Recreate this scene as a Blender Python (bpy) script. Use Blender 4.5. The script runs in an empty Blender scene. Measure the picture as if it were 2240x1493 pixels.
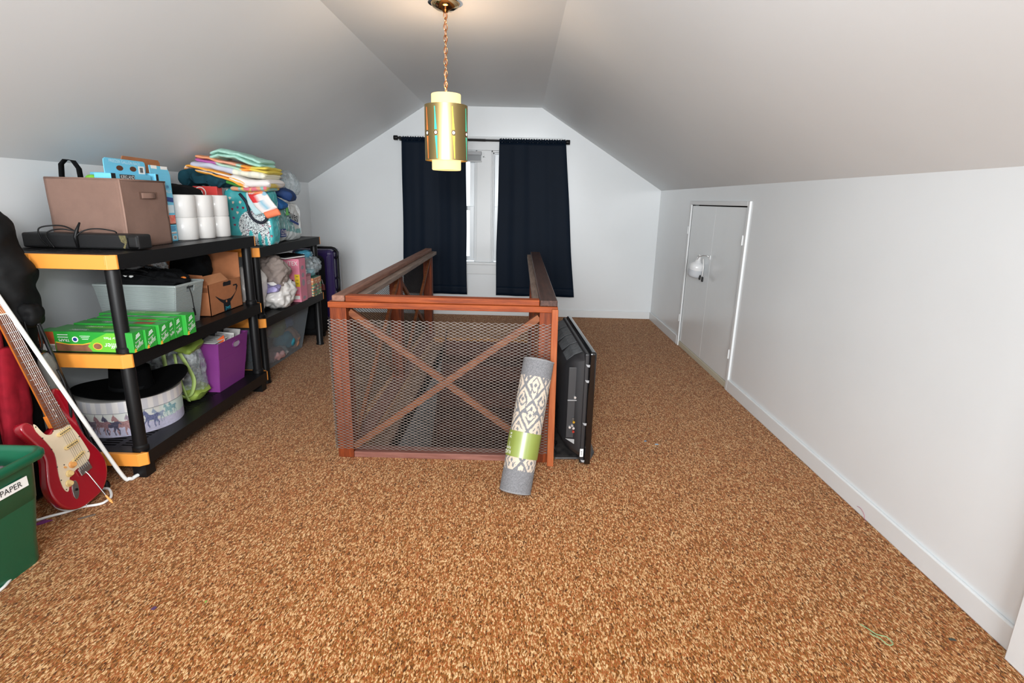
import bpy, math, random
from mathutils import Vector as V, Matrix, noise
random.seed(7)
PI = math.pi
S = bpy.context.scene
COL = S.collection

# ------------------------------------------------------------------ camera
H = 1.4
def make_camera(f=1189.85, yaw=-.0099, pitch=.2542, roll=.0229):
    fw = V((math.sin(yaw)*math.cos(pitch), math.cos(yaw)*math.cos(pitch), -math.sin(pitch)))
    r = V((math.cos(yaw), -math.sin(yaw), 0)); u = r.cross(fw)
    r2 = r*math.cos(roll)+u*math.sin(roll); u2 = u*math.cos(roll)-r*math.sin(roll)
    cd = bpy.data.cameras.new('camera'); c = bpy.data.objects.new('camera', cd); COL.objects.link(c)
    m = Matrix((r2, u2, -fw)).transposed().to_4x4(); m.translation = V((0, 0, H))
    c.matrix_world = m
    cd.sensor_fit = 'HORIZONTAL'; cd.sensor_width = 36; cd.lens = f/2240*36; cd.clip_start = .02; cd.clip_end = 100
    S.camera = c
make_camera()

# ------------------------------------------------------------------ world, lights, exposure
W = bpy.data.worlds.new('world'); S.world = W; W.use_nodes = True
bg = W.node_tree.nodes['Background']; bg.inputs[0].default_value = (.93, .97, 1, 1); bg.inputs[1].default_value = 1.6
S.view_settings.view_transform = 'Standard'; S.view_settings.look = 'None'; S.view_settings.gamma = 1
S.view_settings.use_curve_mapping = False; S.view_settings.exposure = 0.0
def light(kind, name, loc, target, power, size=.1, color=(1, 1, 1), **k):
    d = bpy.data.lights.new(name, kind); d.energy = power; d.color = color
    if kind == 'AREA': d.size = size
    else: d.shadow_soft_size = size
    for a, b in k.items(): setattr(d, a, b)
    o = bpy.data.objects.new(name, d); COL.objects.link(o); o.location = loc
    if target is not None:
        o.rotation_euler = (V(target)-V(loc)).to_track_quat('-Z', 'Y').to_euler()
    return o
light('SPOT', 'camera_flash', (-.05, -.12, 1.74), (-.45, 6.5, .75), 130, .06, (.97, .985, 1), spot_size=1.6, spot_blend=1.0)
light('AREA', 'rear_fill', (-.4, -4.0, 1.9), (0, 4, .8), 360, 2.0, (.96, .985, 1))  # added broad fill behind the camera, evens the light along the room
light('AREA', 'ceiling_fill', (-.2, -.35, 1.70), (-.4, 1.5, 2.4), 42, .5, (.96, .985, 1))  # added upward fill beside the camera, lifts the ceiling

# ------------------------------------------------------------------ materials
def lin(c):
    if isinstance(c, str): c = tuple(int(c[i:i+2], 16)/255 for i in (0, 2, 4))
    return tuple((x/12.92 if x <= .04045 else ((x+.055)/1.055)**2.4) for x in c[:3])
MATS = {}
def mat(name, color, rough=.6, metal=0, var=0, vscale=8, bump=0, bscale=80, coat=0, spec=.5, alpha=1, emit=None, estr=0, sheen=0, trans=0, vcol=None, stretch=None):
    if name in MATS: return MATS[name]
    m = bpy.data.materials.new(name); m.use_nodes = True; nt = m.node_tree; b = nt.nodes['Principled BSDF']
    c = lin(color)
    b.inputs['Base Color'].default_value = (*c, 1); b.inputs['Roughness'].default_value = rough
    b.inputs['Metallic'].default_value = metal; b.inputs['Coat Weight'].default_value = coat; b.inputs['Coat Roughness'].default_value = .12
    b.inputs['Specular IOR Level'].default_value = spec; b.inputs['Alpha'].default_value = alpha
    b.inputs['Sheen Weight'].default_value = sheen; b.inputs['Transmission Weight'].default_value = trans
    if emit: b.inputs['Emission Color'].default_value = (*lin(emit), 1); b.inputs['Emission Strength'].default_value = estr
    if var or bump:
        tc = nt.nodes.new('ShaderNodeTexCoord'); mp = nt.nodes.new('ShaderNodeMapping'); nt.links.new(tc.outputs['Object'], mp.inputs[0])
        if stretch: mp.inputs['Scale'].default_value = stretch
    if var:
        n = nt.nodes.new('ShaderNodeTexNoise'); n.inputs['Scale'].default_value = vscale; n.inputs['Detail'].default_value = 5; nt.links.new(mp.outputs[0], n.inputs['Vector'])
        r = nt.nodes.new('ShaderNodeValToRGB'); e = r.color_ramp.elements
        e[0].position = .3; e[1].position = .7
        c2 = lin(vcol) if vcol else tuple(x*(1-var) for x in c)
        e[0].color = (*c2, 1); e[1].color = (*tuple(min(1, x*(1+var*.4)) for x in c), 1)
        nt.links.new(n.outputs[0], r.inputs[0]); nt.links.new(r.outputs[0], b.inputs['Base Color'])
    if bump:
        n = nt.nodes.new('ShaderNodeTexNoise'); n.inputs['Scale'].default_value = bscale; n.inputs['Detail'].default_value = 4; nt.links.new(mp.outputs[0], n.inputs['Vector'])
        bp = nt.nodes.new('ShaderNodeBump'); bp.inputs['Strength'].default_value = bump; bp.inputs['Distance'].default_value = .004
        nt.links.new(n.outputs[0], bp.inputs['Height']); nt.links.new(bp.outputs[0], b.inputs['Normal'])
    MATS[name] = m; return m
def printed_mat(name='print', rough=.5, coat=0, bump=0, bscale=300):
    if name in MATS: return MATS[name]
    m = mat(name, 'ffffff', rough, coat=coat, bump=bump, bscale=bscale); nt = m.node_tree
    a = nt.nodes.new('ShaderNodeAttribute'); a.attribute_name = 'Col'
    nt.links.new(a.outputs['Color'], nt.nodes['Principled BSDF'].inputs['Base Color']); return m
def carpet_mat():
    m = bpy.data.materials.new('carpet'); m.use_nodes = True; nt = m.node_tree; N = nt.nodes; L = nt.links; b = N['Principled BSDF']
    tc = N.new('ShaderNodeTexCoord')
    wn = N.new('ShaderNodeTexNoise'); wn.inputs['Scale'].default_value = 55; wn.inputs['Detail'].default_value = 3; L.new(tc.outputs['Object'], wn.inputs['Vector'])
    sub = N.new('ShaderNodeVectorMath'); sub.operation = 'SCALE'; sub.inputs['Scale'].default_value = .010; L.new(wn.outputs['Color'], sub.inputs[0])
    add = N.new('ShaderNodeVectorMath'); add.operation = 'ADD'; L.new(tc.outputs['Object'], add.inputs[0]); L.new(sub.outputs[0], add.inputs[1])
    st = N.new('ShaderNodeVectorMath'); st.operation = 'MULTIPLY'; st.inputs[1].default_value = (1.25, .42, 1); L.new(add.outputs[0], st.inputs[0])
    vo = N.new('ShaderNodeTexVoronoi'); vo.inputs['Scale'].default_value = 205; L.new(st.outputs[0], vo.inputs['Vector'])
    sep = N.new('ShaderNodeSeparateColor'); L.new(vo.outputs['Color'], sep.inputs[0])
    rp = N.new('ShaderNodeValToRGB'); cr = rp.color_ramp; cr.interpolation = 'LINEAR'
    stops = [(0, '301a08'), (.18, '502c10'), (.31, '764818'), (.42, '94662e'), (.47, '964018'), (.52, '94441c'), (.57, 'a07040'), (.69, 'be9262'), (.82, 'dab68a'), (1, 'e4c292')]
    cr.elements[0].position = 0; cr.elements[1].position = 1
    for p, c in stops[1:-1]: cr.elements.new(p)
    for e, (p, c) in zip(cr.elements, stops): e.position = p; e.color = (*lin(c), 1)
    fn = N.new('ShaderNodeTexNoise'); fn.inputs['Scale'].default_value = 260; fn.inputs['Detail'].default_value = 3; L.new(st.outputs[0], fn.inputs['Vector'])
    fr = N.new('ShaderNodeMapRange'); fr.inputs[1].default_value = .28; fr.inputs[2].default_value = .72; L.new(fn.outputs[0], fr.inputs[0])
    fm = N.new('ShaderNodeMix'); fm.inputs[0].default_value = .42; L.new(sep.outputs[0], fm.inputs[2]); L.new(fr.outputs[0], fm.inputs[3])
    L.new(fm.outputs[0], rp.inputs[0])
    n2 = N.new('ShaderNodeTexNoise'); n2.inputs['Scale'].default_value = 9; n2.inputs['Detail'].default_value = 7; L.new(tc.outputs['Object'], n2.inputs['Vector'])
    r2 = N.new('ShaderNodeValToRGB'); r2.color_ramp.elements[0].position = .3; r2.color_ramp.elements[1].position = .7
    r2.color_ramp.elements[0].color = (.97, .88, .78, 1); r2.color_ramp.elements[1].color = (1.0, 1.0, 1.0, 1); L.new(n2.outputs[0], r2.inputs[0])
    mx = N.new('ShaderNodeMix'); mx.data_type = 'RGBA'; mx.blend_type = 'MULTIPLY'; mx.inputs[0].default_value = 1
    L.new(rp.outputs[0], mx.inputs[6]); L.new(r2.outputs[0], mx.inputs[7]); L.new(mx.outputs[2], b.inputs['Base Color'])
    b.inputs['Roughness'].default_value = 1; b.inputs['Specular IOR Level'].default_value = .05; b.inputs['Sheen Weight'].default_value = .1
    bp = N.new('ShaderNodeBump'); bp.inputs['Strength'].default_value = .4; bp.inputs['Distance'].default_value = .005; bp.invert = True
    L.new(vo.outputs['Distance'], bp.inputs['Height']); L.new(bp.outputs[0], b.inputs['Normal'])
    return m
def wood(name, c1, c2, rough=.55, axis=2, sc=9):
    if name in MATS: return MATS[name]
    m = bpy.data.materials.new(name); m.use_nodes = True; nt = m.node_tree; N = nt.nodes; L = nt.links; b = N['Principled BSDF']
    tc = N.new('ShaderNodeTexCoord'); mp = N.new('ShaderNodeMapping'); s = [sc*4]*3; s[axis] = sc*.35; mp.inputs['Scale'].default_value = s
    L.new(tc.outputs['Object'], mp.inputs[0]); n = N.new('ShaderNodeTexNoise'); n.inputs['Scale'].default_value = 1.5; n.inputs['Detail'].default_value = 8; n.inputs['Roughness'].default_value = .65
    L.new(mp.outputs[0], n.inputs['Vector']); r = N.new('ShaderNodeValToRGB'); e = r.color_ramp.elements
    e[0].position = .35; e[1].position = .68; e[0].color = (*lin(c1), 1); e[1].color = (*lin(c2), 1); L.new(n.outputs[0], r.inputs[0]); L.new(r.outputs[0], b.inputs['Base Color'])
    b.inputs['Roughness'].default_value = rough; b.inputs['Specular IOR Level'].default_value = .25; MATS[name] = m
    bp = N.new('ShaderNodeBump'); bp.inputs['Strength'].default_value = .15; bp.inputs['Distance'].default_value = .002; L.new(n.outputs[0], bp.inputs['Height']); L.new(bp.outputs[0], b.inputs['Normal'])
    return m
M_WALL = mat('wall_paint', 'e3e7e9', .27, spec=.6, var=.03, vscale=1.5, bump=.04, bscale=9)
M_CEIL = mat('ceiling_paint', 'e8edef', .5, var=.03, vscale=1.2, bump=.06, bscale=18)
M_TRIM = mat('white_trim', 'dfe2e3', .35, var=.02, vscale=4)
M_DOOR = mat('door_paint', 'e6ebed', .2, spec=.7, var=.03, vscale=3, bump=.03, bscale=7)
M_BLACK = mat('black_plastic', '131314', .4, spec=.25, bump=.05, bscale=200)
M_BLK2 = mat('black_matte', '0c0c0d', .8, spec=.2, bump=.2, bscale=120)
M_CLOTHB = mat('black_fabric', '0f1012', .9, var=.3, vscale=12, bump=.4, bscale=300, spec=.15)
M_ORANGE = mat('orange_plastic', 'ee9a40', .4)
M_WHITEP = mat('white_plastic', 'f0f0ee', .3)
M_PAPER = mat('white_paper', 'efeeea', .8)
M_CHROME = mat('chrome', 'd8d8d8', .12, 1)
M_WOODZ = wood('redwood_upright', '4c1c06', '843a14', axis=2)
M_WOODX = wood('redwood_across', '6e2c0c', '9c4a1c', axis=0)
M_WOODY = wood('redwood_along', '5a3a30', '86584a', axis=1)
M_WOODG = wood('worn_wood', '6b5a52', '948377', axis=1)
M_WOODD = wood('dark_wood', '241008', '4a2214', axis=0)
M_PLANK = wood('orange_pine', '8f4624', 'a55e36', axis=2)
M_PRINT = printed_mat(); M_PRINTF = printed_mat('print_fabric', .95, bump=.3); M_PRINTG = printed_mat('print_film', .25, coat=.5)

# ------------------------------------------------------------------ mesh helpers
class MB:
    def __init__(s): s.v = []; s.f = []; s.c = None
    def add(s, vs, fs):
        n = len(s.v); s.v += [V(x) for x in vs]; s.f += [tuple(i+n for i in f) for f in fs]; return s
    def box(s, x0, x1, y0, y1, z0, z1):
        return s.add([(x0, y0, z0), (x1, y0, z0), (x1, y1, z0), (x0, y1, z0), (x0, y0, z1), (x1, y0, z1), (x1, y1, z1), (x0, y1, z1)],
                     [(0, 3, 2, 1), (4, 5, 6, 7), (0, 1, 5, 4), (1, 2, 6, 5), (2, 3, 7, 6), (3, 0, 4, 7)])
    def frus(s, b, t, z0, z1):   # tapering box: b, t = (x0,x1,y0,y1)
        return s.add([(b[0], b[2], z0), (b[1], b[2], z0), (b[1], b[3], z0), (b[0], b[3], z0), (t[0], t[2], z1), (t[1], t[2], z1), (t[1], t[3], z1), (t[0], t[3], z1)],
                     [(0, 3, 2, 1), (4, 5, 6, 7), (0, 1, 5, 4), (1, 2, 6, 5), (2, 3, 7, 6), (3, 0, 4, 7)])
    def beam(s, p, q, a, wa, b, wb):  # bar from p to q, half sizes wa along a, wb along b
        p, q, a, b = V(p), V(q), V(a).normalized()*wa, V(b).normalized()*wb
        vs = [e+i*a+j*b for e in (p, q) for i, j in ((-1, -1), (1, -1), (1, 1), (-1, 1))]
        return s.add(vs, [(3, 2, 1, 0), (4, 5, 6, 7), (0, 1, 5, 4), (1, 2, 6, 5), (2, 3, 7, 6), (3, 0, 4, 7)])
    def tube(s, path, r, n=10, cap=True):
        P = [V(p) for p in path]; k = len(P); vs = []; R = r if isinstance(r, (list, tuple)) else [r]*k
        t0 = (P[1]-P[0]).normalized(); a = t0.orthogonal().normalized()
        for i, p in enumerate(P):
            t = (P[min(i+1, k-1)]-P[max(i-1, 0)]).normalized()
            a = (a-t*a.dot(t)); a = a.normalized() if a.length > 1e-6 else t.orthogonal().normalized(); b = t.cross(a)
            vs += [p+(a*math.cos(2*PI*j/n)+b*math.sin(2*PI*j/n))*R[i] for j in range(n)]
        fs = [(i*n+j, i*n+(j+1) % n, (i+1)*n+(j+1) % n, (i+1)*n+j) for i in range(k-1) for j in range(n)]
        if cap: fs += [tuple(reversed(range(n))), tuple(range((k-1)*n, k*n))]
        return s.add(vs, fs)
    def cyl(s, p, q, r, r2=None, n=20): return s.tube([p, q], [r, r if r2 is None else r2], n)
    def lathe(s, prof, c=(0, 0, 0), axis=(0, 0, 1), n=32, closed=False):
        ax = V(axis).normalized(); a = ax.orthogonal().normalized(); b = ax.cross(a); c = V(c); k = len(prof)
        vs = [c+ax*z+(a*math.cos(2*PI*j/n)+b*math.sin(2*PI*j/n))*max(r, 1e-4) for r, z in prof for j in range(n)]
        fs = [(i*n+j, i*n+(j+1) % n, (i+1)*n+(j+1) % n, (i+1)*n+j) for i in range(k-1) for j in range(n)]
        if closed: fs += [((k-1)*n+j, (k-1)*n+(j+1) % n, (j+1) % n, j) for j in range(n)]
        return s.add(vs, fs)
    def prism(s, poly, d):
        P = [V(p) for p in poly]; d = V(d); n = len(P)
        nn = V((0, 0, 0))
        for i in range(n): nn += P[i].cross(P[(i+1) % n])
        if nn.dot(d) < 0: P.reverse()
        return s.add(P+[p+d for p in P], [tuple(reversed(range(n))), tuple(range(n, 2*n))]+[(i, (i+1) % n, n+(i+1) % n, n+i) for i in range(n)])
    def grid(s, nu, nv, fn, wrap=False):
        vs = [fn(i/nu, j/nv) for j in range(nv+1) for i in range(nu+(0 if wrap else 1))]
        w = nu if wrap else nu+1
        return s.add(vs, [(j*w+i, j*w+(i+1) % w, (j+1)*w+(i+1) % w, (j+1)*w+i) for j in range(nv) for i in range(nu)])
    def build(s, name, m, parent=None, smooth=None, bevel=0, seg=2, solid=0, sub=0, cols=None):
        me = bpy.data.meshes.new(name); off = base(parent)
        me.from_pydata([v-off for v in s.v], [], s.f); me.materials.append(m)
        if cols:
            at = me.color_attributes.new('Col', 'FLOAT_COLOR', 'POINT')
            at.data.foreach_set('color', [x for c in cols for x in (*lin(c), 1)])
        if smooth is not None:
            me.polygons.foreach_set('use_smooth', [True]*len(me.polygons))
            if smooth < 180: me.set_sharp_from_angle(angle=math.radians(smooth))
        o = bpy.data.objects.new(name, me); COL.objects.link(o)
        if parent: o.parent = parent
        if solid: md = o.modifiers.new('s', 'SOLIDIFY'); md.thickness = solid; md.offset = 0
        if bevel: md = o.modifiers.new('b', 'BEVEL'); md.width = bevel; md.segments = seg; md.limit_method = 'ANGLE'
        if sub: md = o.modifiers.new('u', 'SUBSURF'); md.levels = sub; md.render_levels = sub
        return o
def base(p):
    o = V((0, 0, 0))
    while p: o += p.location; p = p.parent
    return o
def tag(o, label, cat, group=None, kind=None):
    if label: o['label'] = label
    if cat: o['category'] = cat
    if group: o['group'] = group
    if kind: o['kind'] = kind
    return o
def thing(name, label, cat, loc, group=None):
    o = bpy.data.objects.new(name, None); COL.objects.link(o); o.location = loc; o.empty_display_size = .05
    return tag(o, label, cat, group)
def struct(o): o['kind'] = 'structure'; return o
def empty_struct(name, loc):
    o = bpy.data.objects.new(name, None); COL.objects.link(o); o.location = loc; o['kind'] = 'structure'; return o
def lettering(s, h, o, u, v, m, parent, name='lettering', depth=.0012, wmax=None):
    cu = bpy.data.curves.new('t', 'FONT'); cu.body = s; cu.size = 1; cu.align_x = 'CENTER'; cu.align_y = 'CENTER'; cu.resolution_u = 3
    to = bpy.data.objects.new('t', cu); COL.objects.link(to); bpy.context.view_layer.update()
    me = bpy.data.meshes.new_from_object(to.evaluated_get(bpy.context.evaluated_depsgraph_get()))
    bpy.data.objects.remove(to); bpy.data.curves.remove(cu)
    u = V(u).normalized(); v = V(v).normalized(); n = u.cross(v); k = h/.7; off = base(parent)
    xs = [x.co.x for x in me.vertices]; wid = (max(xs)-min(xs))*k if xs else 0
    ku = k if not wmax or wid < wmax else k*wmax/wid
    for x in me.vertices: x.co = V(o)-off+u*x.co.x*ku+v*x.co.y*k+n*depth
    me.name = name; me.materials.clear(); me.materials.append(m)
    ob = bpy.data.objects.new(name, me); COL.objects.link(ob); ob.parent = parent; return ob
def decal(poly, o, u, v, m, parent, name='printed_patch', depth=.0008, th=.0006):
    u = V(u).normalized(); v = V(v).normalized(); n = u.cross(v)
    b = MB(); b.prism([V(o)+u*x+v*y+n*(depth-th) for x, y in poly], n*th); return b.build(name, m, parent)
def rect(w, h): return [(-w/2, -h/2), (w/2, -h/2), (w/2, h/2), (-w/2, h/2)]
def oval(w, h, n=20): return [(w/2*math.cos(2*PI*i/n), h/2*math.sin(2*PI*i/n)) for i in range(n)]
def nz(p, sc, seed=0): return noise.noise(V(p)*sc+V((seed*3.1, seed*1.7, seed)))
def blob(c, h, e=(.5, .5), amp=.01, sc=8, nu=48, nv=28, seed=0, rot=None, flat=None):
    """super-ellipsoid with wrinkles; flat = z under which it is pressed flat"""
    c = V(c); sg = lambda w, p: math.copysign(abs(w)**p, w); R = Matrix.Rotation(rot[1], 3, rot[0]) if rot else None
    def fn(u, v):
        a = 2*PI*u; b = -PI/2+PI*v
        x, y, z = math.cos(b)*math.cos(a), math.cos(b)*math.sin(a), math.sin(b)
        F = (abs(x)**(2/e[1])+abs(y)**(2/e[1]))**(e[1]/e[0])+abs(z)**(2/e[0]); q = F**(-e[0]/2)
        d = V((x*h[0], y*h[1], z*h[2]))*q
        if R: d = R @ d
        p = c+d; k = amp*(.8*nz(p, sc, seed)+.7*(.35-abs(nz(p, sc*1.6, seed+5))*1.6)+.35*(.3-abs(nz(p, sc*4, seed+9))*1.5)); p = p+d.normalized()*k
        if flat is not None and p.z < flat: p.z = flat
        return p
    m = MB(); m.grid(nu, nv, fn, wrap=True); return m
def slab(path, side, w, t, n=10, amp=.004, seed=0, seg=24):
    """folded cloth: rounded flat section swept along a path"""
    P = [V(p) for p in path]; side = V(side).normalized(); L = [0]
    for i in range(1, len(P)): L.append(L[-1]+(P[i]-P[i-1]).length)
    def at(s):
        s *= L[-1]
        for i in range(1, len(P)):
            if s <= L[i] or i == len(P)-1:
                k = (s-L[i-1])/max(1e-6, L[i]-L[i-1]); return P[i-1].lerp(P[i], k), (P[i]-P[i-1]).normalized()
    def fn(u, v):
        p, tg = at(min(1, max(0, v))); up = side.cross(tg).normalized()
        en = min(1, math.sqrt(max(0, 1-(1-min(1, min(v, 1-v)*L[-1]/(t*.5)))**2)))
        a = 2*PI*u; sx = math.copysign(abs(math.cos(a))**.35, math.cos(a)); sy = math.copysign(abs(math.sin(a))**.8, math.sin(a))
        q = p+side*sx*w/2*(.9+.1*en)+up*sy*t/2*max(en, .03)
        return q+up*amp*(nz(q, 9, seed)*1.6+.8*nz(q, 22, seed+2))+side*amp*1.5*nz(q, 14, seed+3)
    m = MB(); m.grid(44, seg, fn, wrap=True); return m
def vcols(m, f): return [f(p) for p in m.v]

# ================================================================== ROOM
XL, XR, YB, HK, HC, C1, C2 = -2.525, 1.651, 6.68, 1.545, 2.425, -1.117, .216
Y0 = -.9
# floor with stair opening
HX0, HX1, HY0, HY1 = -.86, .11, 2.84, 5.48
fl = MB()
for b in ((XL-.1, HX0, Y0, YB+.1), (HX1, XR+.1, Y0, YB+.1), (HX0, HX1, Y0, HY0), (HX0, HX1, HY1, YB+.1)): fl.box(*b, -.06, 0)
struct(fl.build('floor', carpet_mat()))
# ceiling (flat middle and two slopes)
c = MB(); t = .08
top = [(XL-.1, HK-.0625), (C1, HC), (C2, HC), (XR+.1, HK-.0613)]
pr = [(x, z) for x, z in top]+[(x, z+t) for x, z in reversed(top)]
for (xa, za), (xb, zb) in zip(top, top[1:]):
    c.prism([(xa, Y0, za), (xb, Y0, zb), (xb, Y0, zb+t), (xa, Y0, za+t)], (0, YB+.1-Y0, 0))
struct(c.build('ceiling', M_CEIL))
m = MB(); m.box(XL-.1, XL, Y0, YB+.1, -.06, HK); struct(m.build('wall_left', M_WALL))
DY0, DY1, DZ = 4.075, 5.405, 1.395
m = MB(); m.box(XR, XR+.1, Y0, DY0, -.06, HK).box(XR, XR+.1, DY1, YB+.1, -.06, HK).box(XR, XR+.1, DY0, DY1, DZ, HK); struct(m.build('wall_right', M_WALL))
# back wall with two window openings
WZ0, WZ1 = .66, 1.95; WL = (-1.2, -.52); WR = (-.355, .325)
def topz(x): return HK+(x-XL)/(C1-XL)*(HC-HK) if x < C1 else (HC if x < C2 else HK+(XR-x)/(XR-C2)*(HC-HK))
m = MB()
xs = [XL-.1, WL[0], C1, WL[1], WR[0], C2, WR[1], XR+.1]
for a, b in zip(xs, xs[1:]):
    z0 = -.06
    if (a >= WL[0]-1e-6 and b <= WL[1]+1e-6) or (a >= WR[0]-1e-6 and b <= WR[1]+1e-6):
        m.box(a, b, YB, YB+.12, -.06, WZ0); z0 = WZ1
    m.prism([(a, YB, z0), (b, YB, z0), (b, YB, topz(b)), (a, YB, topz(a))], (0, .12, 0))
struct(m.build('wall_back', M_WALL))
# baseboards
m = MB(); m.box(XL, XR, YB-.015, YB, 0, .09); struct(m.build('baseboard_back', M_TRIM, bevel=.004))
m = MB(); m.box(XR-.016, XR, 1.47, 4.03, 0, .092); struct(m.build('baseboard_right', M_TRIM, bevel=.005))
m = MB(); m.box(XR-.016, XR, 5.45, YB-.015, 0, .092); struct(m.build('baseboard_right', M_TRIM, bevel=.005))
m = MB(); m.box(XL, XL+.016, Y0, YB-.015, 0, .092); struct(m.build('baseboard_left', M_TRIM, bevel=.005))
# foreground door casing at the right edge of the frame
d2 = empty_struct('door_2', (1.62, 1.2, 0))
m = MB(); m.box(1.600, XR, 1.385, 1.472, 0, 1.36); m.build('casing', M_TRIM, d2, bevel=.004)
m = MB(); m.box(1.612, XR, 1.345, 1.385, 0, 1.32); m.build('door_stop', M_TRIM, d2, bevel=.003)
m = MB(); m.box(1.625, XR, .6, 1.345, .01, 1.3); m.build('door_leaf', M_DOOR, d2, bevel=.002)

# knee-wall door
d1 = empty_struct('door_1', (XR, 4.74, 0))
m = MB()
m.box(XR-.014, XR+.03, 4.035, DY0, 0, 1.43).box(XR-.014, XR+.03, DY1, 5.445, 0, 1.43).box(XR-.014, XR+.03, DY0, DY1, DZ, 1.43)
m.build('door_frame', M_TRIM, d1, bevel=.004)
for a, b in ((DY0+.004, 4.7585), (4.7595, DY1-.004)):
    m = MB(); m.box(XR+.002, XR+.022, a, b, .052, 1.386); m.build('door_leaf', M_DOOR, d1, bevel=.002)
m = MB(); m.box(XR-.004, XR+.05, DY0, DY1, 0, .048); m.build('threshold', mat('beige_paint', 'c9c3ae', .5), d1, bevel=.004)
m = MB(); m.box(XR+.06, XR+.08, DY0, DY1, 0, DZ); m.build('cavity_back', M_BLK2, d1)
for y, z in ((5.44, 1.155), (4.085, 1.15), (5.44, .285), (4.075, .285)):
    m = MB(); yy = y-.012 if y > 5 else y-.002
    m.box(XR-.016, XR-.001, yy-.011, yy+.011, z-.034, z+.034); m.cyl((XR-.017, yy, z-.036), (XR-.017, yy, z+.036), .004, n=8)
    m.build('hinge', M_TRIM, d1, smooth=40)
hk = thing('door_hook', 'small metal hook and eye screwed to the white knee wall door', 'hook', (XR-.002, 4.78, .955))
m = MB(); m.tube([(XR-.002, 4.775, .962), (XR-.03, 4.78, .97), (XR-.05, 4.80, .968), (XR-.075, 4.83, .955), (XR-.082, 4.845, .93)], .0028, 8); m.build('hook_arm', M_CHROME, hk, smooth=60)
m = MB(); m.box(XR-.006, XR-.0, 4.755, 4.79, .94, .975); m.build('hook_plate', M_TRIM, hk)

# ------------------------------------------------------------------ windows
def window(n, x0, x1):
    w = empty_struct('window_%d' % n, ((x0+x1)/2, YB, WZ0))
    m = MB()   # jamb lining with steps
    for k, (ya, yb) in ((0, (YB-.004, YB+.12)), (.018, (YB+.02, YB+.12))):
        tt = .018
        m.box(x0+k, x0+k+tt, ya, yb, WZ0, WZ1).box(x1-k-tt, x1-k, ya, yb, WZ0, WZ1).box(x0+k, x1-k, ya, yb, WZ1-k-tt, WZ1-k)
    m.build('jamb', M_TRIM, w, bevel=.003)
    def sash(z0, z1, y, nm, lift=False):
        f = .052; a, b = x0+.038, x1-.038; m = MB()
        m.box(a, a+f, y, y+.03, z0, z1).box(b-f, b, y, y+.03, z0, z1).box(a+f, b-f, y, y+.03, z1-.045, z1).box(a+f, b-f, y, y+.03, z0, z0+.05)
        if lift: m.box(a-.004, b+.004, y-.014, y+.0, z0+.006, z0+.026)
        o = m.build(nm, mat('vinyl', 'e6ebee', .25), w, bevel=.003)
        g = MB(); g.box(a+f, b-f, y+.013, y+.017, z0+.05, z1-.045)
        g.build('pane', MATS.get('pane_glass') or glass_mat(), o)
    sash(1.27, WZ1-.04, YB+.07, 'upper_sash'); sash(WZ0+.012, 1.318, YB+.035, 'lower_sash', True)
    m = MB(); m.box(x1-.036, x1-.03, YB+.03, YB+.034, 1.42, 1.45); m.build('sash_latch', M_CHROME, w)
def glass_mat():
    m = bpy.data.materials.new('pane_glass'); m.use_nodes = True; nt = m.node_tree; nt.nodes.clear()
    o = nt.nodes.new('ShaderNodeOutputMaterial'); t = nt.nodes.new('ShaderNodeBsdfTransparent'); g = nt.nodes.new('ShaderNodeBsdfGlossy'); g.inputs['Roughness'].default_value = .02
    x = nt.nodes.new('ShaderNodeMixShader'); x.inputs[0].default_value = .06
    nt.links.new(t.outputs[0], x.inputs[1]); nt.links.new(g.outputs[0], x.inputs[2]); nt.links.new(x.outputs[0], o.inputs[0]); MATS['pane_glass'] = m; return m
window(1, *WL); window(2, *WR)
def trim(n, *b):
    m = MB(); m.box(*b); return struct(m.build('trim_%d' % n, M_TRIM, bevel=.004))
trim(1, -1.32, .445, YB-.018, YB, WZ1, 2.09)          # head casing
trim(2, WL[1]-.004, WR[0]+.004, YB-.018, YB, WZ0, WZ1)   # mullion casing
trim(3, -1.32, WL[0]+.004, YB-.018, YB, WZ0, WZ1)
trim(4, WR[1]-.004, .445, YB-.018, YB, WZ0, WZ1)
trim(5, -1.36, .485, YB-.055, YB, .632, WZ0)           # stool
trim(6, -1.32, .445, YB-.016, YB, .512, .632)          # apron
trim(7, -1.34, .465, YB-.026, YB, 2.078, 2.10)
# roller blind
rb = thing('roller_blind', 'pale grey roller blind rolled up at the top of the left window', 'blind', (-.86, 6.63, 1.9))
m = MB(); m.box(-1.23, -.468, 6.60, 6.655, 1.895, 1.935); m.build('valance', mat('blind_grey', 'b9bcbf', .6), rb, bevel=.004)
m = MB(); m.box(-1.225, -.474, 6.632, 6.636, 1.83, 1.9); m.build('fabric', mat('blind_cloth', 'a9adb0', .8), rb)
m = MB(); m.box(-1.225, -.466, 6.627, 6.641, 1.82, 1.832); m.build('bottom_bar', mat('blind_bar', 'c5c7c8', .4), rb)
m = MB(); m.box(-.452, -.438, 6.65, 6.662, 1.875, 1.925).box(-.452, -.425, 6.65, 6.662, 1.875, 1.882); m.build('bracket', M_TRIM, rb)

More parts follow.
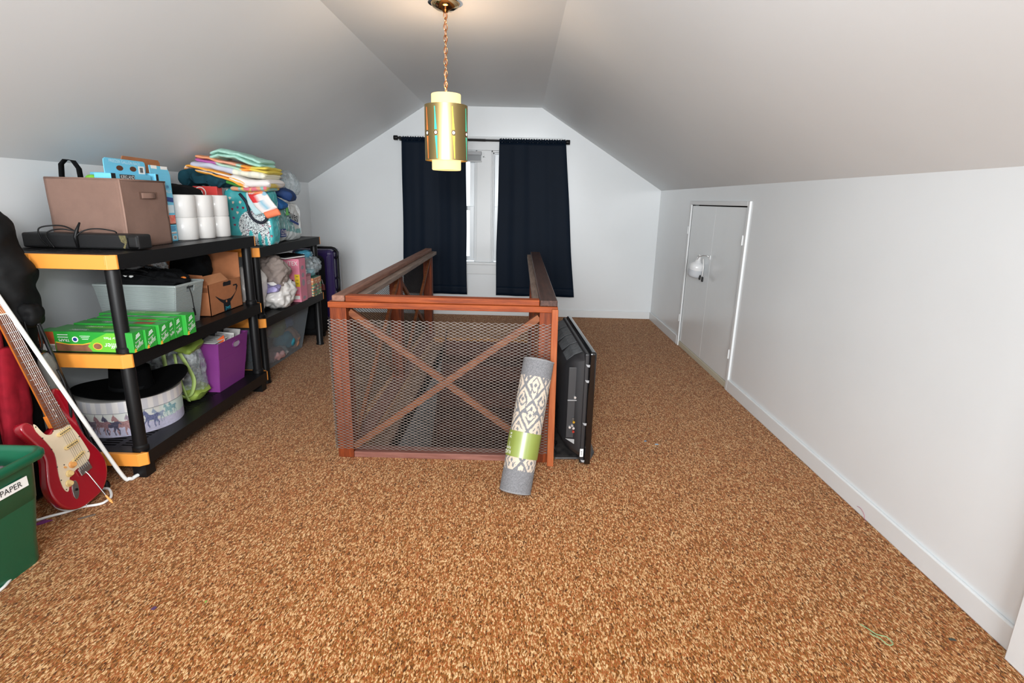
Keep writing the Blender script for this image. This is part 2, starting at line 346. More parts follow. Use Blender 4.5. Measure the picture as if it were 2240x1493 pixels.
# ------------------------------------------------------------------ curtains
rod = thing('curtain_rod', 'black curtain rod with cylinder finials above the windows', 'curtain rod', (-.46, 6.6, 2.06))
m = MB(); m.cyl((-1.43, 6.6, 2.062), (-.42, 6.6, 2.055), .0125, n=16).cyl((-.42, 6.6, 2.055), (.50, 6.6, 2.052), .0105, n=16); m.build('pole', M_BLACK, rod, smooth=40)
for x0, x1 in ((-1.475, -1.43), (.50, .545)):
    z = 2.062 if x0 < 0 else 2.052
    m = MB(); m.lathe([(0, 0), (.024, 0), (.026, .004), (.026, .041), (.024, .045), (0, .045)], (x0, 6.6, z), (1, 0, 0), 24); m.build('finial', M_BLACK, rod, smooth=40)
for x in (-1.405, .475):
    m = MB(); m.box(x-.008, x+.008, 6.6, 6.661, 2.035, 2.08); m.build('bracket', M_BLACK, rod)
M_NAVY = mat('navy_satin', '071524', .6, var=.1, vscale=3, bump=.06, bscale=300, spec=.12)
def curtain(label, xt, xb, zb, seed):
    t = thing('curtain', label, 'curtain', ((xt[0]+xt[1])/2, 6.6, zb), 'navy curtains on the black rod')
    rnd = random.Random(seed); ph = [rnd.uniform(0, 6) for _ in range(5)]
    def wave(u, v):  # v 0 bottom, 1 top
        big = .010*math.sin(2*PI*1.6*u+ph[0]+.6*v)+.005*math.sin(2*PI*3.1*u+ph[1]-.5*v)+.0015*math.sin(2*PI*7*u+ph[2])
        return big*(1-.45*v)
    def fn(u, v):
        x = (xb[0]*(1-v)+xt[0]*v)*(1-u)+(xb[1]*(1-v)+xt[1]*v)*u
        x += .006*math.sin(9*v+seed)*(1-v)
        z = zb(u)*(1-v)+2.037*v if callable(zb) else zb*(1-v)+2.037*v
        return V((x, 6.585+wave(u, v), z))
    m = MB(); m.grid(90, 50, fn); m.build('cloth', M_NAVY, t, smooth=180, solid=.003)
    def hem(u, v):
        p = fn(u, .0+v*.062); p.y -= .0035; return p
    m = MB(); m.grid(90, 3, hem); m.build('hem', M_NAVY, t, smooth=180, solid=.002)
    def hd(u, v):   # gathered rod pocket
        a = 2*PI*v; g = .004*math.sin(2*PI*26*u+ph[3])+.003*math.sin(2*PI*43*u)
        x = xt[0]*(1-u)+xt[1]*u; return V((x, 6.598+(.017+g)*math.cos(a), 2.055+(.021+g*1.5)*math.sin(a)+.006*(u < 0)))
    m = MB(); m.grid(200, 12, hd); m.build('rod_pocket', M_NAVY, t, smooth=180)
    return t
curtain('left navy blackout curtain, partly behind the brass pendant lamp', (-1.385, -.645), (-1.40, -.628), .272, 3)
curtain('right navy blackout curtain, flaring wider towards its hem', (-.262, .500), (-.282, .672), .268, 8)

# ------------------------------------------------------------------ pendant lamp
PX, PY = -.435, 3.3
pl = thing('pendant_lamp', 'brass cylinder pendant lamp with coloured cutouts hanging over the stairwell', 'lamp', (PX, PY, 1.56))
m = MB(); m.lathe([(.0, 0), (.012, -.006), (.02, -.024), (.052, -.038), (.073, -.022), (.078, -.004), (.078, 0)][::-1], (PX, PY, HC), n=48)
m.v = []; m.f = []
m.lathe([(.079, 0), (.079, -.006), (.07, -.022), (.045, -.036), (.018, -.042), (.012, -.05), (0, -.052)], (PX, PY, HC), n=48)
m.build('canopy', mat('polished_brass', 'd9b98a', .1, 1), pl, smooth=50)
m = MB(); m.lathe([(.094, 0), (.094, -.004), (.08, -.006), (.08, 0)], (PX, PY, HC), n=48); m.build('canopy_rim', M_CHROME, pl, smooth=30)
M_CHAIN = mat('copper_chain', 'c08a62', .25, 1)
nl = 14; zt, zb = HC-.048, 1.972; ll = (zt-zb)/(nl)*1.0
for i in range(nl):
    zc = zt-ll*(i+.5); hh = ll*.5+.0045; w = .010
    pth = [(math.cos(a)*w, math.sin(a)*(hh-w)+math.copysign(0, 1)+(w if math.sin(a) > 0 else -w)*abs(math.sin(a))) for a in [2*PI*k/16 for k in range(16)]]
    ang = (PI/2)*(i % 2)+.5+.1*math.sin(i*2.1)
    P = [(PX+x*math.cos(ang), PY+x*math.sin(ang), zc+z) for x, z in pth]; P.append(P[0])
    m = MB(); m.tube(P, .0028, 8, cap=False); m.build('chain_link', M_CHAIN, pl, smooth=180)
m = MB(); m.tube([(PX+.004*math.sin(k*.9), PY+.004*math.cos(k*.9), zt-(zt-1.97)*k/24) for k in range(25)], .0026, 8); m.build('lamp_cord', mat('clear_cord', 'c98f6c', .3), pl, smooth=180)
M_GLOW = mat('lit_glass', 'b9a070', .4, emit='ffdc9c', estr=1.15)
m = MB(); m.lathe([(.080, .0), (.083, .004), (.083, .404), (.0815, .407), (.079, .404), (.079, .006)], (PX, PY, 1.559), n=48)
m.build('glass_diffuser', M_GLOW, pl, smooth=40)
m = MB(); m.lathe([(0, .001), (.080, .001)], (PX, PY, 1.562), n=48); m.build('diffuser_floor', mat('lit_glass_low', 'b9a070', .4, emit='ffca78', estr=.9), pl)
BR = mat('brushed_brass', 'b09a68', .33, 1, bump=.0)
nt = BR.node_tree; b_ = nt.nodes['Principled BSDF']; b_.inputs['Anisotropic'].default_value = .6
m = MB(); m.lathe([(.1195, .0), (.1215, .0), (.1215, .296), (.1195, .296), (.1195, .0)], (PX, PY, 1.610), n=96)
m.build('brass_shade', BR, pl, smooth=40)
m = MB(); m.lathe([(.119, 0), (.083, 0)], (PX, PY, 1.618), n=48); m.build('reflector_ring', mat('lit_ring', 'ffd99a', .5, emit='ffc879', estr=.9), pl)
m = MB(); m.lathe([(.119, 0), (.083, 0)], (PX, PY, 1.900), n=48); m.build('reflector_ring', MATS['lit_ring'], pl)
gel = {'teal': mat('teal_gel', '35c9a8', .3, emit='5ad8bc', estr=.6), 'lime': mat('lime_gel', 'c8cf45', .3, emit='ccd668', estr=.65),
       'orange': mat('orange_gel', 'e07030', .3, emit='f08040', estr=.7), 'green': mat('green_gel', '22b98a', .3, emit='20c090', estr=.6)}
M_PEARL = mat('lit_pearl', 'ffffff', .3, emit='ffffff', estr=1.3); M_RING = mat('bronze_ring', '5f4a30', .4, .8)
va = math.atan2(-PY, -PX)   # towards the viewer
def oncyl(a, z, r=.1225): return V((PX+r*math.cos(a), PY+r*math.sin(a), z))
for k in range(8):
    a0 = va+math.radians(-28+47.0*k) if k < 3 else va+math.radians(-28+47.0*k)
    cname = ['teal', 'lime', 'teal', 'orange', 'teal', 'lime', 'green', 'orange'][k]
    if k == 7: cname = 'orange'
    zc = 1.752; sk = -.04
    for sgn in (1, -1):
        prof = [(.016, .0075), (.05, .0052), (.10, .0034), (.136, .0026)]
        P = [oncyl(a0-w/.1225+sk*(h*sgn)/.1, zc+sgn*h) for h, w in prof]+[oncyl(a0+w/.1225+sk*(h*sgn)/.1, zc+sgn*h) for h, w in reversed(prof)]
        n = len(prof); fs = [(i, i+1, 2*n-2-i, 2*n-1-i) for i in range(n-1)]
        if sgn > 0: fs = [tuple(reversed(f)) for f in fs]
        m = MB(); m.add(P, fs); m.build('coloured_pin', gel[cname], pl)
    ax = V((math.cos(a0), math.sin(a0), 0)); c0 = oncyl(a0, zc, .1212)
    m = MB(); m.lathe([(.0112, 0), (.0112, .003), (.0085, .003), (.0085, 0)], c0, ax, 20); m.build('bead_rim', M_RING, pl)
    m = MB(); m.lathe([(.0085, .0015), (.006, .004), (0, .0048)], c0, ax, 20); m.build('glass_bead', M_PEARL, pl, smooth=60)
light('POINT', 'lamp_bulb', (PX, PY, 1.945), None, 6.5, .03, (1, .77, .57))
light('POINT', 'lamp_bulb_low', (PX, PY, 1.75), None, 2, .03, (1, .62, .34))

# ================================================================== STAIRWELL
st = empty_struct('stairwell', ((HX0+HX1)/2, 4.1, -2))
m = MB(); m.box(HX1, HX1+.03, HY0-.1, HY1+.03, -2.4, -.06).box(HX0-.03, HX1+.03, HY0-.13, HY0-.1, -2.4, -.06).box(HX0-.03, HX1+.03, HY1, HY1+.03, -2.4, -.06)
m.build('well_panelling', M_WOODD, st)
m = MB(); m.box(HX0-.03, HX0, HY0-.1, HY1, -.2, -.06).box(HX0, -.745, HY0-.1, HY1, -.14, -.05); m.build('side_ledge', wood('dusty_wood', '6a5040', '8f7462', axis=1), st)
m = MB(); m.box(-.80, -.752, HY0-.1, HY1, -2.4, -.14); m.build('side_wall', mat('stair_wall', 'b4b8bc', .7), st)
m = MB(); m.box(-.752, -.745, HY0-.1, HY1, -.14, -.03); m.build('fascia', M_WOODD, st)
for i in range(11):
    y1 = HY1-.24*i; z = -.19*(i+1)
    m = MB(); m.box(-.75, HX1, y1-.245-.02, y1, z-.03, z); m.build('tread', M_WOODD, st, bevel=.004)
    m = MB(); m.box(-.75, HX1, y1-.005, y1+.005, z, z+.16); m.build('riser', wood('riser_wood', '35160c', '5c2c1a', axis=0), st)
m = MB(); m.beam((-.742, HY1, -.0), (-.742, HY0, -.0-.79*2.64), (1, 0, 0), .008, (0, .62, .78), .09); m.build('stringer', M_WOODD, st)

# ================================================================== RAILING
rl = thing('stair_railing', 'stained redwood railing with wire mesh panels around the stair opening', 'railing', (-.38, 2.8, 0))
RX0, RX1, RY0, RY1 = -.973, .200, 2.745, 5.60
def post(x0, x1, y0, y1):
    m = MB(); m.box(x0, x1, y0, y1, .0, .845); m.build('post', M_WOODZ, rl, bevel=.003)
for a in ((RX0, RX0+.085, RY0, RY0+.085), (RX1-.088, RX1, RY0, RY0+.085), (RX0, RX0+.085, 4.05, 4.135), (RX0, RX0+.085, RY1-.085, RY1), (RX1-.088, RX1, RY1-.2, RY1-.115), (RX1-.088, RX1, 4.05, 4.135)): post(*a)
m = MB(); m.box(RX0-.006, RX1+.004, RY0-.01, RY0+.10, .845, .875); m.build('lower_rail', M_WOODX, rl, bevel=.003)
m = MB(); m.box(RX0-.006, RX0+.125, RY0+.10, RY1, .845, .875); m.build('lower_rail', M_WOODG, rl, bevel=.003)
m = MB(); m.box(RX1-.122, RX1+.004, RY0+.10, RY1-.1, .845, .875); m.build('lower_rail', M_WOODG, rl, bevel=.003)
m = MB(); m.box(RX0+.08, RX1-.09, RY0+.012, RY0+.075, .875, .905); m.build('cap_rail', M_WOODX, rl, bevel=.003)
m = MB(); m.box(RX0+.012, RX0+.078, RY0+.004, RY1-.01, .875, .907); m.build('cap_rail', wood('cap_left', '6b4a3c', '8f6858', axis=1), rl, bevel=.006)
m = MB(); m.box(RX1-.088, RX1+.002, RY0+.004, 4.55, .875, .906); m.build('cap_rail', wood('cap_right', '33211c', '5a3d32', axis=1, rough=.35), rl, bevel=.004)
m = MB(); m.box(RX1-.088, RX1+.002, 4.553, RY1-.11, .875, .904); m.build('cap_rail', MATS['cap_right'], rl, bevel=.004)
m = MB(); m.box(RX0+.085, RX1-.088, RY0+.006, RY0+.09, .0, .034); m.build('bottom_rail', wood('dusty_red', '6e443a', '8b5f54', axis=0), rl, bevel=.003)
m = MB(); m.box(RX0+.01, RX0+.1, RY0+.085, RY1, .0, .03); m.build('bottom_rail', MATS['dusty_red'], rl, bevel=.003)
m = MB(); m.box(RX1-.09, RX1, RY0+.085, RY1-.1, .0, .03); m.build('bottom_rail', MATS['dusty_red'], rl, bevel=.003)
M_BR = wood('brace_wood', '5e301a', '86502f', axis=0)
def brace(p, q, a, wa, wb=.018):
    d = (V(q)-V(p)).normalized(); b = V(a).cross(d); m = MB(); m.beam(p, q, a, wa, b, wb); m.build('brace', M_BR, rl, bevel=.002)
xa, xb = RX0+.085, RX1-.088
brace((xa, RY0+.060, .815), (xb, RY0+.060, .06), (0, 1, 0), .016)
brace((xb, RY0+.026, .815), (xa, RY0+.026, .06), (0, 1, 0), .016)
for x in (RX0+.045, RX1-.045):
    for ya, yb in ((RY0+.09, 4.05), (4.135, (RY1-.09 if x < 0 else RY1-.2))):
        brace((x, ya, .815), (x, yb, .06), (1, 0, 0), .011); brace((x+.024*(1 if x < 0 else -1), yb, .815), (x+.024*(1 if x < 0 else -1), ya, .06), (1, 0, 0), .011)
# expanded metal mesh: real strands
def expanded(o, du, L, z0, z1, nrm, m, P=.0355, A=.0082, w=.0011, t=.0012):
    o = V(o); du = V(du); nrm = V(nrm); mb = MB(); rows = int((z1-z0)/A); cols = int(L/P)
    vs = []; fs = []
    for k in range(rows):
        prev = None
        for i in range(cols*4+1):
            ph = i/4.0; s = math.cos(2*PI*ph)*(1 if k % 2 else -1)
            s = math.copysign(abs(s)**.8, s)
            bow = .004*math.sin(k*.07)*math.sin(3*i/(cols*4.0))
            p = o+du*(ph*P)+V((0, 0, z0+A*k+A*.5*s+A*.5))+nrm*(.0015*s+bow)
            n = len(vs)
            vs += [p+V((0, 0, w))+nrm*t, p+V((0, 0, -w))+nrm*t, p+V((0, 0, -w*.8))-nrm*t, p+V((0, 0, w*.8))-nrm*t]
            if prev is not None:
                q = prev
                for a in range(4): fs.append((q+a, q+(a+1) % 4, n+(a+1) % 4, n+a))
            prev = n
    mb.v = vs; mb.f = fs; return mb
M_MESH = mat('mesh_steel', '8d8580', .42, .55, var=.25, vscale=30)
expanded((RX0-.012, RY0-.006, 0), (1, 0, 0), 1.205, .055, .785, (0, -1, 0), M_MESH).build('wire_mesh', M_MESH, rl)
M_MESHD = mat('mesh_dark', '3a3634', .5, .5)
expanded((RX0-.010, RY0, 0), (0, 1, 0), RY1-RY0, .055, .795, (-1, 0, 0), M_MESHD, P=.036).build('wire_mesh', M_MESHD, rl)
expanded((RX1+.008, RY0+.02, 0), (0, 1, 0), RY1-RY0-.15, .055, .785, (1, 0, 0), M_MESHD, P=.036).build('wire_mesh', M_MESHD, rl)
for x in (RX0+.03, RX0+.065, RX1-.05, RX1-.02):
    for z in (.05, .82):
        pass
# loose plank
pk = MB(); pk.add([(.178, 2.700, 0), (.214, 2.700, 0), (.214, 2.724, 0), (.178, 2.724, 0), (.172, 2.706, .868), (.205, 2.706, .868), (.205, 2.730, .868), (.172, 2.730, .868)],
       [(0, 3, 2, 1), (4, 5, 6, 7), (0, 1, 5, 4), (1, 2, 6, 5), (2, 3, 7, 6), (3, 0, 4, 7)])
tag(pk.build('plank', M_PLANK, bevel=.004), 'narrow orange-brown plank standing upright against the right front railing post', 'plank')

# ------------------------------------------------------------------ rolled rug
def rug():
    a0, a1 = V((.008, 2.415, .012)), V((.112, 2.655, .612)); ax = (a1-a0).normalized(); L = (a1-a0).length; r = .077
    t = thing('rolled_rug', 'rolled grey and cream patterned rug with a green paper band, leaning on the mesh', 'rug', a0)
    e1 = (V((1, 0, 0))-ax*ax.x).normalized(); e2 = ax.cross(e1)
    def pt(u, v, rr): an = 2*PI*u; return a0+ax*(v*L)+(e1*math.cos(an)+e2*math.sin(an))*rr
    G, C = (.47, .47, .48), (.80, .74, .67)
    def col(u, v):
        x = u*2*PI*r; y = v*L; k = .06*random.random()-.03
        if y < .105 or y > L-.085: g = tuple(c+k*2.2 for c in G); return g
        dx, dy = .105, .15
        fx = abs(((x/dx) % 1)-.5)*2; fy = abs(((y/dy) % 1)-.5)*2; d = abs(fx+fy-1)
        fx2 = abs(((x/dx+.5) % 1)-.5)*2; fy2 = abs(((y/dy+.5) % 1)-.5)*2
        n1 = nz((x, y, 0), 42, 2)
        c1 = math.hypot(fx-.0, fy-.0); c2 = math.hypot(fx-1, fy-1)
        m1 = min(fx+fy, 2-fx-fy); ringy = math.sin(15*m1+.8*n1) > .55 and m1 < .75
        leaf = nz((abs(((x/dx) % 1)-.5), y*4.0, 0), 7.5, 4) > .30
        g = d < .13+.10*n1 or (ringy and n1 > -.2) or (leaf and m1 > .3) or m1 < .07
        base_ = G if g else C
        return tuple(c+k*(1.6 if g else .8) for c in base_)
    m = MB(); nu, nv = 190, 250; m.grid(nu, nv, lambda u, v: pt(u, v, r+.0012*random.random()), wrap=True)
    cols = [col(i/nu, j/nv) for j in range(nv+1) for i in range(nu)]
    m.build('pile', printed_mat('rug_pile', 1.0, bump=.8, bscale=500), t, smooth=180, cols=cols)
    for s, v in ((-1, 0), (1, 1)):   # spiral ends
        m = MB(); P = []
        for k in range(150):
            an = k*.25; rr = .072*(1-k/150)+.004; c0 = a0+ax*(L*v+(.003*s)); P.append(c0+(e1*math.cos(an)+e2*math.sin(an))*rr)
        m.tube(P, .0042, 6); m.build('rolled_end', mat('rug_backing', '8b8b8c', .95, bump=.4, bscale=200), t, smooth=180)
        m = MB(); m.lathe([(r-.002, -.004), (r+.003, 0), (r-.002, .004), (r-.006, 0)], a0+ax*(L*v), ax, 48, closed=True); m.build('bound_edge', MATS['rug_backing'], t, smooth=180)
    m = MB(); v0, v1 = .255, .445
    m.grid(72, 6, lambda u, v: pt(u, v0+(v1-v0)*v, r+.0035+.0008*math.sin(40*u)), wrap=True)
    band = m.build('paper_band', mat('green_band', '7f8c40', .35, var=.06, vscale=10, coat=.35), t, smooth=180)
    vd = math.atan2((V((0, 0, H))-a0).dot(e2), (V((0, 0, H))-a0).dot(e1))
    for s, vv, h in (('RUG', .285, .017), ('RUN', .315, .012), ('l', .337, .012), ('l', .352, .012), ('24', .395, .012), ('60', .42, .010)):
        an = vd-.98; n = e1*math.cos(an)+e2*math.sin(an); tg = ax.cross(n)
        lettering(s, h, a0+ax*(L*vv)+n*(r+.0048), -tg, -ax, M_PAPER, band, depth=.0005)
    m = MB(); m.add([pt(.30, 1.005, .07), pt(.33, 1.005, .07), pt(.32, 1.02, .073)], [(0, 1, 2)]); m.build('tag', M_PAPER, t, solid=.001)
rug()

# ------------------------------------------------------------------ television
def tv():
    t = thing('television', 'black flat-screen television seen from its back edge, standing right of the railing', 'television', (.33, 3.1, 0))
    ang = -.055; R = Matrix.Rotation(-ang, 3, 'Z')   # near end slightly further right
    O = V((.385, 2.705, 0))
    def wp(x, y, z): return O+R @ V((x, y, 0))+V((0, 0, z))
    def tb(name, x0, x1, y0, y1, z0, z1, mm, par=t, bevel=.006, seg=3):
        m = MB(); m.box(x0, x1, y0, y1, z0, z1); m.v = [wp(*v) for v in m.v]; return m.build(name, mm, par, bevel=bevel, seg=seg)
    gl = mat('tv_gloss', '0c0c0d', .12, coat=.4); bk = mat('tv_back', '232325', .4, bump=.05, bscale=300)
    W = .92
    tb('bezel', -.006, .030, 0, W, .012, .648, gl, bevel=.012)
    tb('screen', .0295, .0315, .04, W-.04, .06, .61, mat('tv_screen', '050506', .08))
    tb('rim', -.030, -.006, .006, W-.006, .02, .64, bk, bevel=.008)
    # bulging back shell
    m = MB()
    sec = [(-.030, .012, .05, .632), (-.075, .03, .075, .615), (-.115, .07, .11, .575), (-.135, .12, .14, .52)]
    rings = []
    for x, iy, zl, zh in sec:
        k = .03; pts = [(iy+k, zl), (W-iy-k, zl), (W-iy, zl+k), (W-iy, zh-k), (W-iy-k, zh), (iy+k, zh), (iy, zh-k), (iy, zl+k)]
        rings.append([wp(x, y, z) for y, z in pts])
    vs = [p for r in rings for p in r]; fs = [(i*8+j, i*8+(j+1) % 8, (i+1)*8+(j+1) % 8, (i+1)*8+j) for i in range(len(sec)-1) for j in range(8)]
    fs.append(tuple(range((len(sec)-1)*8, len(sec)*8))); m.add(vs, [tuple(reversed(f)) for f in fs]); m.build('back_shell', bk, t, smooth=35)
    dust = mat('tv_dust', '55585b', .75, var=.4, vscale=40)
    for k in range(4):
        y = .08+k*.2
        m = MB(); m.add([wp(-.034, y, .6325), wp(-.034, y+.18, .6325), wp(-.075, y+.18, .617), wp(-.075, y, .617), wp(-.112, y+.17, .578), wp(-.112, y+.02, .578)], [(0, 1, 2, 3), (3, 2, 4, 5)]); m.build('dusty_vent', dust, t, solid=.002)
    for i in range(9):
        m = MB(); z = .17+i*.014; m.v = []; m.add([wp(-.1365, .16, z), wp(-.1365, .36, z), wp(-.1365, .36, z+.007), wp(-.1365, .16, z+.007)], [(0, 1, 2, 3)]); m.build('vent_slot', M_BLK2, t, solid=.002)
    # near-end connector bay on the short side
    pan = tb('connector_panel', -.108, -.045, .0275, .034, .16, .56, mat('tv_panel', '2a2a2c', .5), bevel=.004)
    for x, z, c in ((-.07, .395, 'cfcfcf'), (-.078, .235, 'b9b9b9'), (-.07, .255, 'c9a23a'), (-.07, .22, 'd8d8d8'), (-.09, .225, 'e0e0e0'), (-.07, .20, 'b8433a'), (-.075, .275, '666666')):
        m = MB(); m.cyl(wp(x, .034, z), wp(x, .016, z), .0065, n=12); m.build('socket', mat('skt'+c, c, .25, .6), pan, smooth=40)
    tb('panel_seam', -.108, -.05, .024, .029, .375, .380, mat('tv_light', '8a8a8a', .4), par=pan, bevel=0)
    m = MB(); m.add([wp(-.11, .026, .158), wp(-.05, .026, .152), wp(-.05, .026, .118)], [(0, 1, 2)]); m.build('lit_ledge', mat('tv_ledge', '8c8c8c', .6), t, solid=.003)
    for z in (.585, .50, .26, .045):
        m = MB(); m.add([wp(-.026, -.001, z), wp(-.004, -.001, z-.003), wp(-.006, -.001, z-.016), wp(-.018, -.001, z-.014)], [(0, 1, 2, 3)]); m.build('snap_tab', mat('tv_tab', '8f9092', .4), t, solid=.002)
    decal(rect(.018, .045), wp(-.022, .0046, .085), R @ V((1, 0, 0)), (0, 0, 1), M_PAPER, t, 'sticker', depth=.006, th=.004)
    for k in range(5): decal(rect(.010, .002+.001*(k % 2)), wp(-.022, .0046, .072+k*.006), R @ V((1, 0, 0)), (0, 0, 1), M_BLK2, t, 'barcode', depth=.0068)
    # stand
    m = MB(); P = [wp(-.155+.0, .09, 0), wp(.05, .09, 0), wp(.082, .16, 0), wp(.095, .46, 0), wp(.082, .76, 0), wp(.05, .83, 0), wp(-.155, .83, 0)]
    m.prism(P, (0, 0, .012)); m.build('base_plate', mat('tv_base', '17181a', .3, var=.5, vscale=25, vcol='4a4644'), t, bevel=.004)
    m = MB(); m.prism([wp(-.075, .36, .012), wp(-.005, .36, .012), wp(-.005, .56, .012), wp(-.075, .56, .012)], (0, 0, .10)); m.build('neck', bk, t, bevel=.006)
    for s in range(2):
        m = MB(); m.tube([wp(-.14-.01*math.sin(k), .15+.012*k+.03*s, .016+.05*abs(math.sin(k*.5+s))) for k in range(10)], .004, 8); m.build('power_cable', M_BLACK, t, smooth=180)
tv()

# ------------------------------------------------------------------ hanging emergency bulb on the door
bl = thing('bulb_lamp', 'white plastic bulb-shaped lamp hanging from the knee wall door hook', 'lamp', (1.565, 4.85, .78))
ax = V((.10, -.16, 1)).normalized(); c0 = V((1.568, 4.885, .775))
m = MB(); m.lathe([(0, 0), (.05, 0), (.06, .008), (.064, .03), (.066, .068)], c0, ax, 36); m.build('bulb_diffuser', mat('bulb_frost', 'b9bdc2', .2, coat=.3), bl, smooth=50)
m = MB(); m.lathe([(.066, .068), (.067, .09), (.062, .112), (.045, .128), (.028, .136), (.024, .15), (.02, .152), (.018, .185), (.0, .187)], c0, ax, 36); m.build('bulb_cap', mat('bulb_white', 'd2d3d4', .2, coat=.3), bl, smooth=50)
m = MB(); t0 = c0+ax*.18; m.tube([t0+V((0, .016, -.02)), t0+V((0, .014, .01)), t0+V((0, 0, .022)), t0+V((0, -.014, .01)), t0+V((0, -.016, -.02))], .003, 8); m.build('bail', M_WHITEP, bl, smooth=180)
m = MB(); m.tube([t0+V((0, 0, .02)), V((1.572, 4.84, .95)), V((1.568, 4.845, .962))], .002, 8); m.build('wire_loop', M_CHROME, bl, smooth=180)
m = MB(); m.tube([V((1.605, 4.80, .94)), (1.612, 4.795, .86), (1.606, 4.79, .79)], .0035, 8); m.build('strap', M_WHITEP, bl, smooth=180)
for p in ((1.60, 4.83, .775), (1.606, 4.775, .765)):
    m = MB(); m.box(p[0]-.008, p[0]+.008, p[1]-.011, p[1]+.011, p[2]-.022, p[2]+.022); m.build('black_clip', M_BLACK, bl, bevel=.006)

# ================================================================== SHELVING UNITS
def unit(label, x0, x1, y0, y1, tiers, zfloor=True):
    t = thing('shelving_unit', label, 'shelf', ((x0+x1)/2, (y0+y1)/2, 0), 'black plastic shelving units with orange end caps')
    th = .07
    for z in tiers:
        m = MB()
        m.box(x0, x0+.03, y0+.03, y1-.03, z-th, z-.001).box(x1-.03, x1, y0+.03, y1-.03, z-th, z-.001)
        m.box(x0+.03, x1-.03, y0+.02, y0+.08, z-.02, z-.001).box(x0+.03, x1-.03, y1-.08, y1-.02, z-.02, z-.001)
        for xx in [x0+.03, (x0+x1)/2-.14, (x0+x1)/2-.02, (x0+x1)/2+.10, x1-.11]: m.box(xx, xx+(.08 if xx > x1-.12 else .03), y0+.08, y1-.08, z-.012, z-.001)
        n = int((y1-y0-.16)/.026)
        for i in range(n): yy = y0+.08+i*(y1-y0-.16)/n; m.box(x0+.03, x1-.03, yy, yy+.013, z-.011, z-.0015)
        m.build('shelf_deck', M_BLACK, t)
        for ys, s in ((y0, 1), (y1, -1)):
            m = MB(); k = .022*s
            P = [(x0, ys+k), (x0+.02, ys), (x1-.03, ys), (x1+.001, ys+k*1.2), (x1+.001, ys+k*1.7), (x0, ys+k*1.7)]
            m.prism([(a, b, z-th+.002) for a, b in P], (0, 0, th-.004))
            for xx in (x0+.09, x0+.24, x1-.035): m.box(xx-.003, xx+.003, ys-.0022*s if s > 0 else ys, ys+.003 if s > 0 else ys+.0022, z-.05, z-.006)
            m.build('end_cap', M_ORANGE, t, bevel=.003)
    zs = sorted(tiers)
    levels = [(a, b-.07) for a, b in zip(zs, zs[1:])]
    levels.append((0, zs[0]-.07)) if zs[0] < .2 else None
    for a, b in levels:
        for px in (x0+.055, x1-.052):
            for py in (y0+.06, y1-.06):
                m = MB(); r = .031
                m.lathe([(r+.006, 0), (r+.006, .02), (r, .028), (r, b-a-.01), (r-.003, b-a+.002)], (px, py, a), n=24) if a > .01 else m.box(px-.034, px+.034, py-.034, py+.034, 0, b)
                m.build('post' if a > .01 else 'foot', M_BLACK, t, smooth=35)
    return t
unit('larger black shelving unit with orange end caps in front, left side', -2.455, -1.838, 2.44, 3.83, (1.12, .65, .14))
u2 = unit('lower black shelving unit behind the first, nearer the curtains', -2.46, -1.868, 3.885, 5.16, (1.03, .51))
for px in (-2.405, -1.92):
    for py in (3.945, 5.10):
        m = MB(); m.lathe([(.036, 0), (.036, .012), (.031, .02), (.031, .44)], (px, py, 0), n=24); m.build('post', M_BLACK, u2, smooth=35)

Z1, Z2, Z3, ZU, ZV = 1.12, .65, .14, 1.03, .51
# ---------- brown storage bin
def fabric_bin():
    t = thing('storage_bin', 'square brown fabric storage bin on the top shelf, behind the soundbar', 'bin', (-2.18, 2.96, Z1))
    mt = mat('brown_fabric', '84685c', .95, var=.06, vscale=20, bump=.3, bscale=400)
    x0, x1, y0, y1, z0, z1 = -2.375, -2.0, 2.79, 3.145, Z1, 1.457
    for nm, fn in (('front_panel', lambda u, v: V((x0+(x1-x0)*u-.004*v, y0+.004*math.sin(PI*u)*math.sin(PI*v)+.003*nz((u, v, 0), 3), z0+(z1-z0)*v+.003*math.sin(6*u)))),
                   ('side_panel', lambda u, v: V((x1+.004*math.sin(PI*u)*math.sin(PI*v)-.004*v+.003*nz((u, v, 3), 3), y0+(y1-y0)*u, z0+(z1-z0)*v-.004*math.sin(PI*u)))),
                   ('back_panel', lambda u, v: V((x1+(x0-x1)*u, y1, z0+(z1-z0)*v))), ('side_panel', lambda u, v: V((x0, y1+(y0-y1)*u, z0+(z1-z0)*v)))):
        m = MB(); m.grid(20, 20, fn); m.build(nm, mt, t, smooth=180, solid=.006)
    m = MB(); m.box(x0, x1, y0, y1, z0, z0+.006); m.build('bottom', mt, t)
    m = MB(); m.tube([(x1, y0, z0+.005), (x1+.001, y0, z0+.15), (x1-.003, y0, z1)], .005, 8); m.build('corner_seam', mat('brown_seam', '97796c', .9), t, smooth=180)
    m = MB(); m.tube([(x0, y0-.002, z1+.001), ((x0+x1)/2, y0-.002, z1+.001), (x1, y0-.002, z1), (x1+.002, y1, z1-.002)], .004, 8); m.build('rim_piping', mt, t, smooth=180)
    m = MB(); m.grid(12, 6, lambda u, v: V((x1+.006+.014*math.sin(PI*u), 2.93+.11*u, 1.365+.028*v))); m.build('handle', mt, t, smooth=180, solid=.004)
    m = MB(); m.box(x1+.001, x1+.004, 2.915, 3.06, 1.360, 1.398); m.build('handle_patch', mat('brown_dark', '705549', .95), t)
fabric_bin()
m = MB(); m.grid(40, 2, lambda u, v: V((-2.335+.055*(.5-.5*math.cos(PI*u))+.0, 2.84+.03*u+.028*v, 1.40+.145*math.sin(PI*min(1, u*1.02))**.6)))
m = MB(); P = [(-2.335, 1.42), (-2.332, 1.47), (-2.325, 1.525), (-2.30, 1.548), (-2.262, 1.543), (-2.238, 1.505), (-2.236, 1.42)]
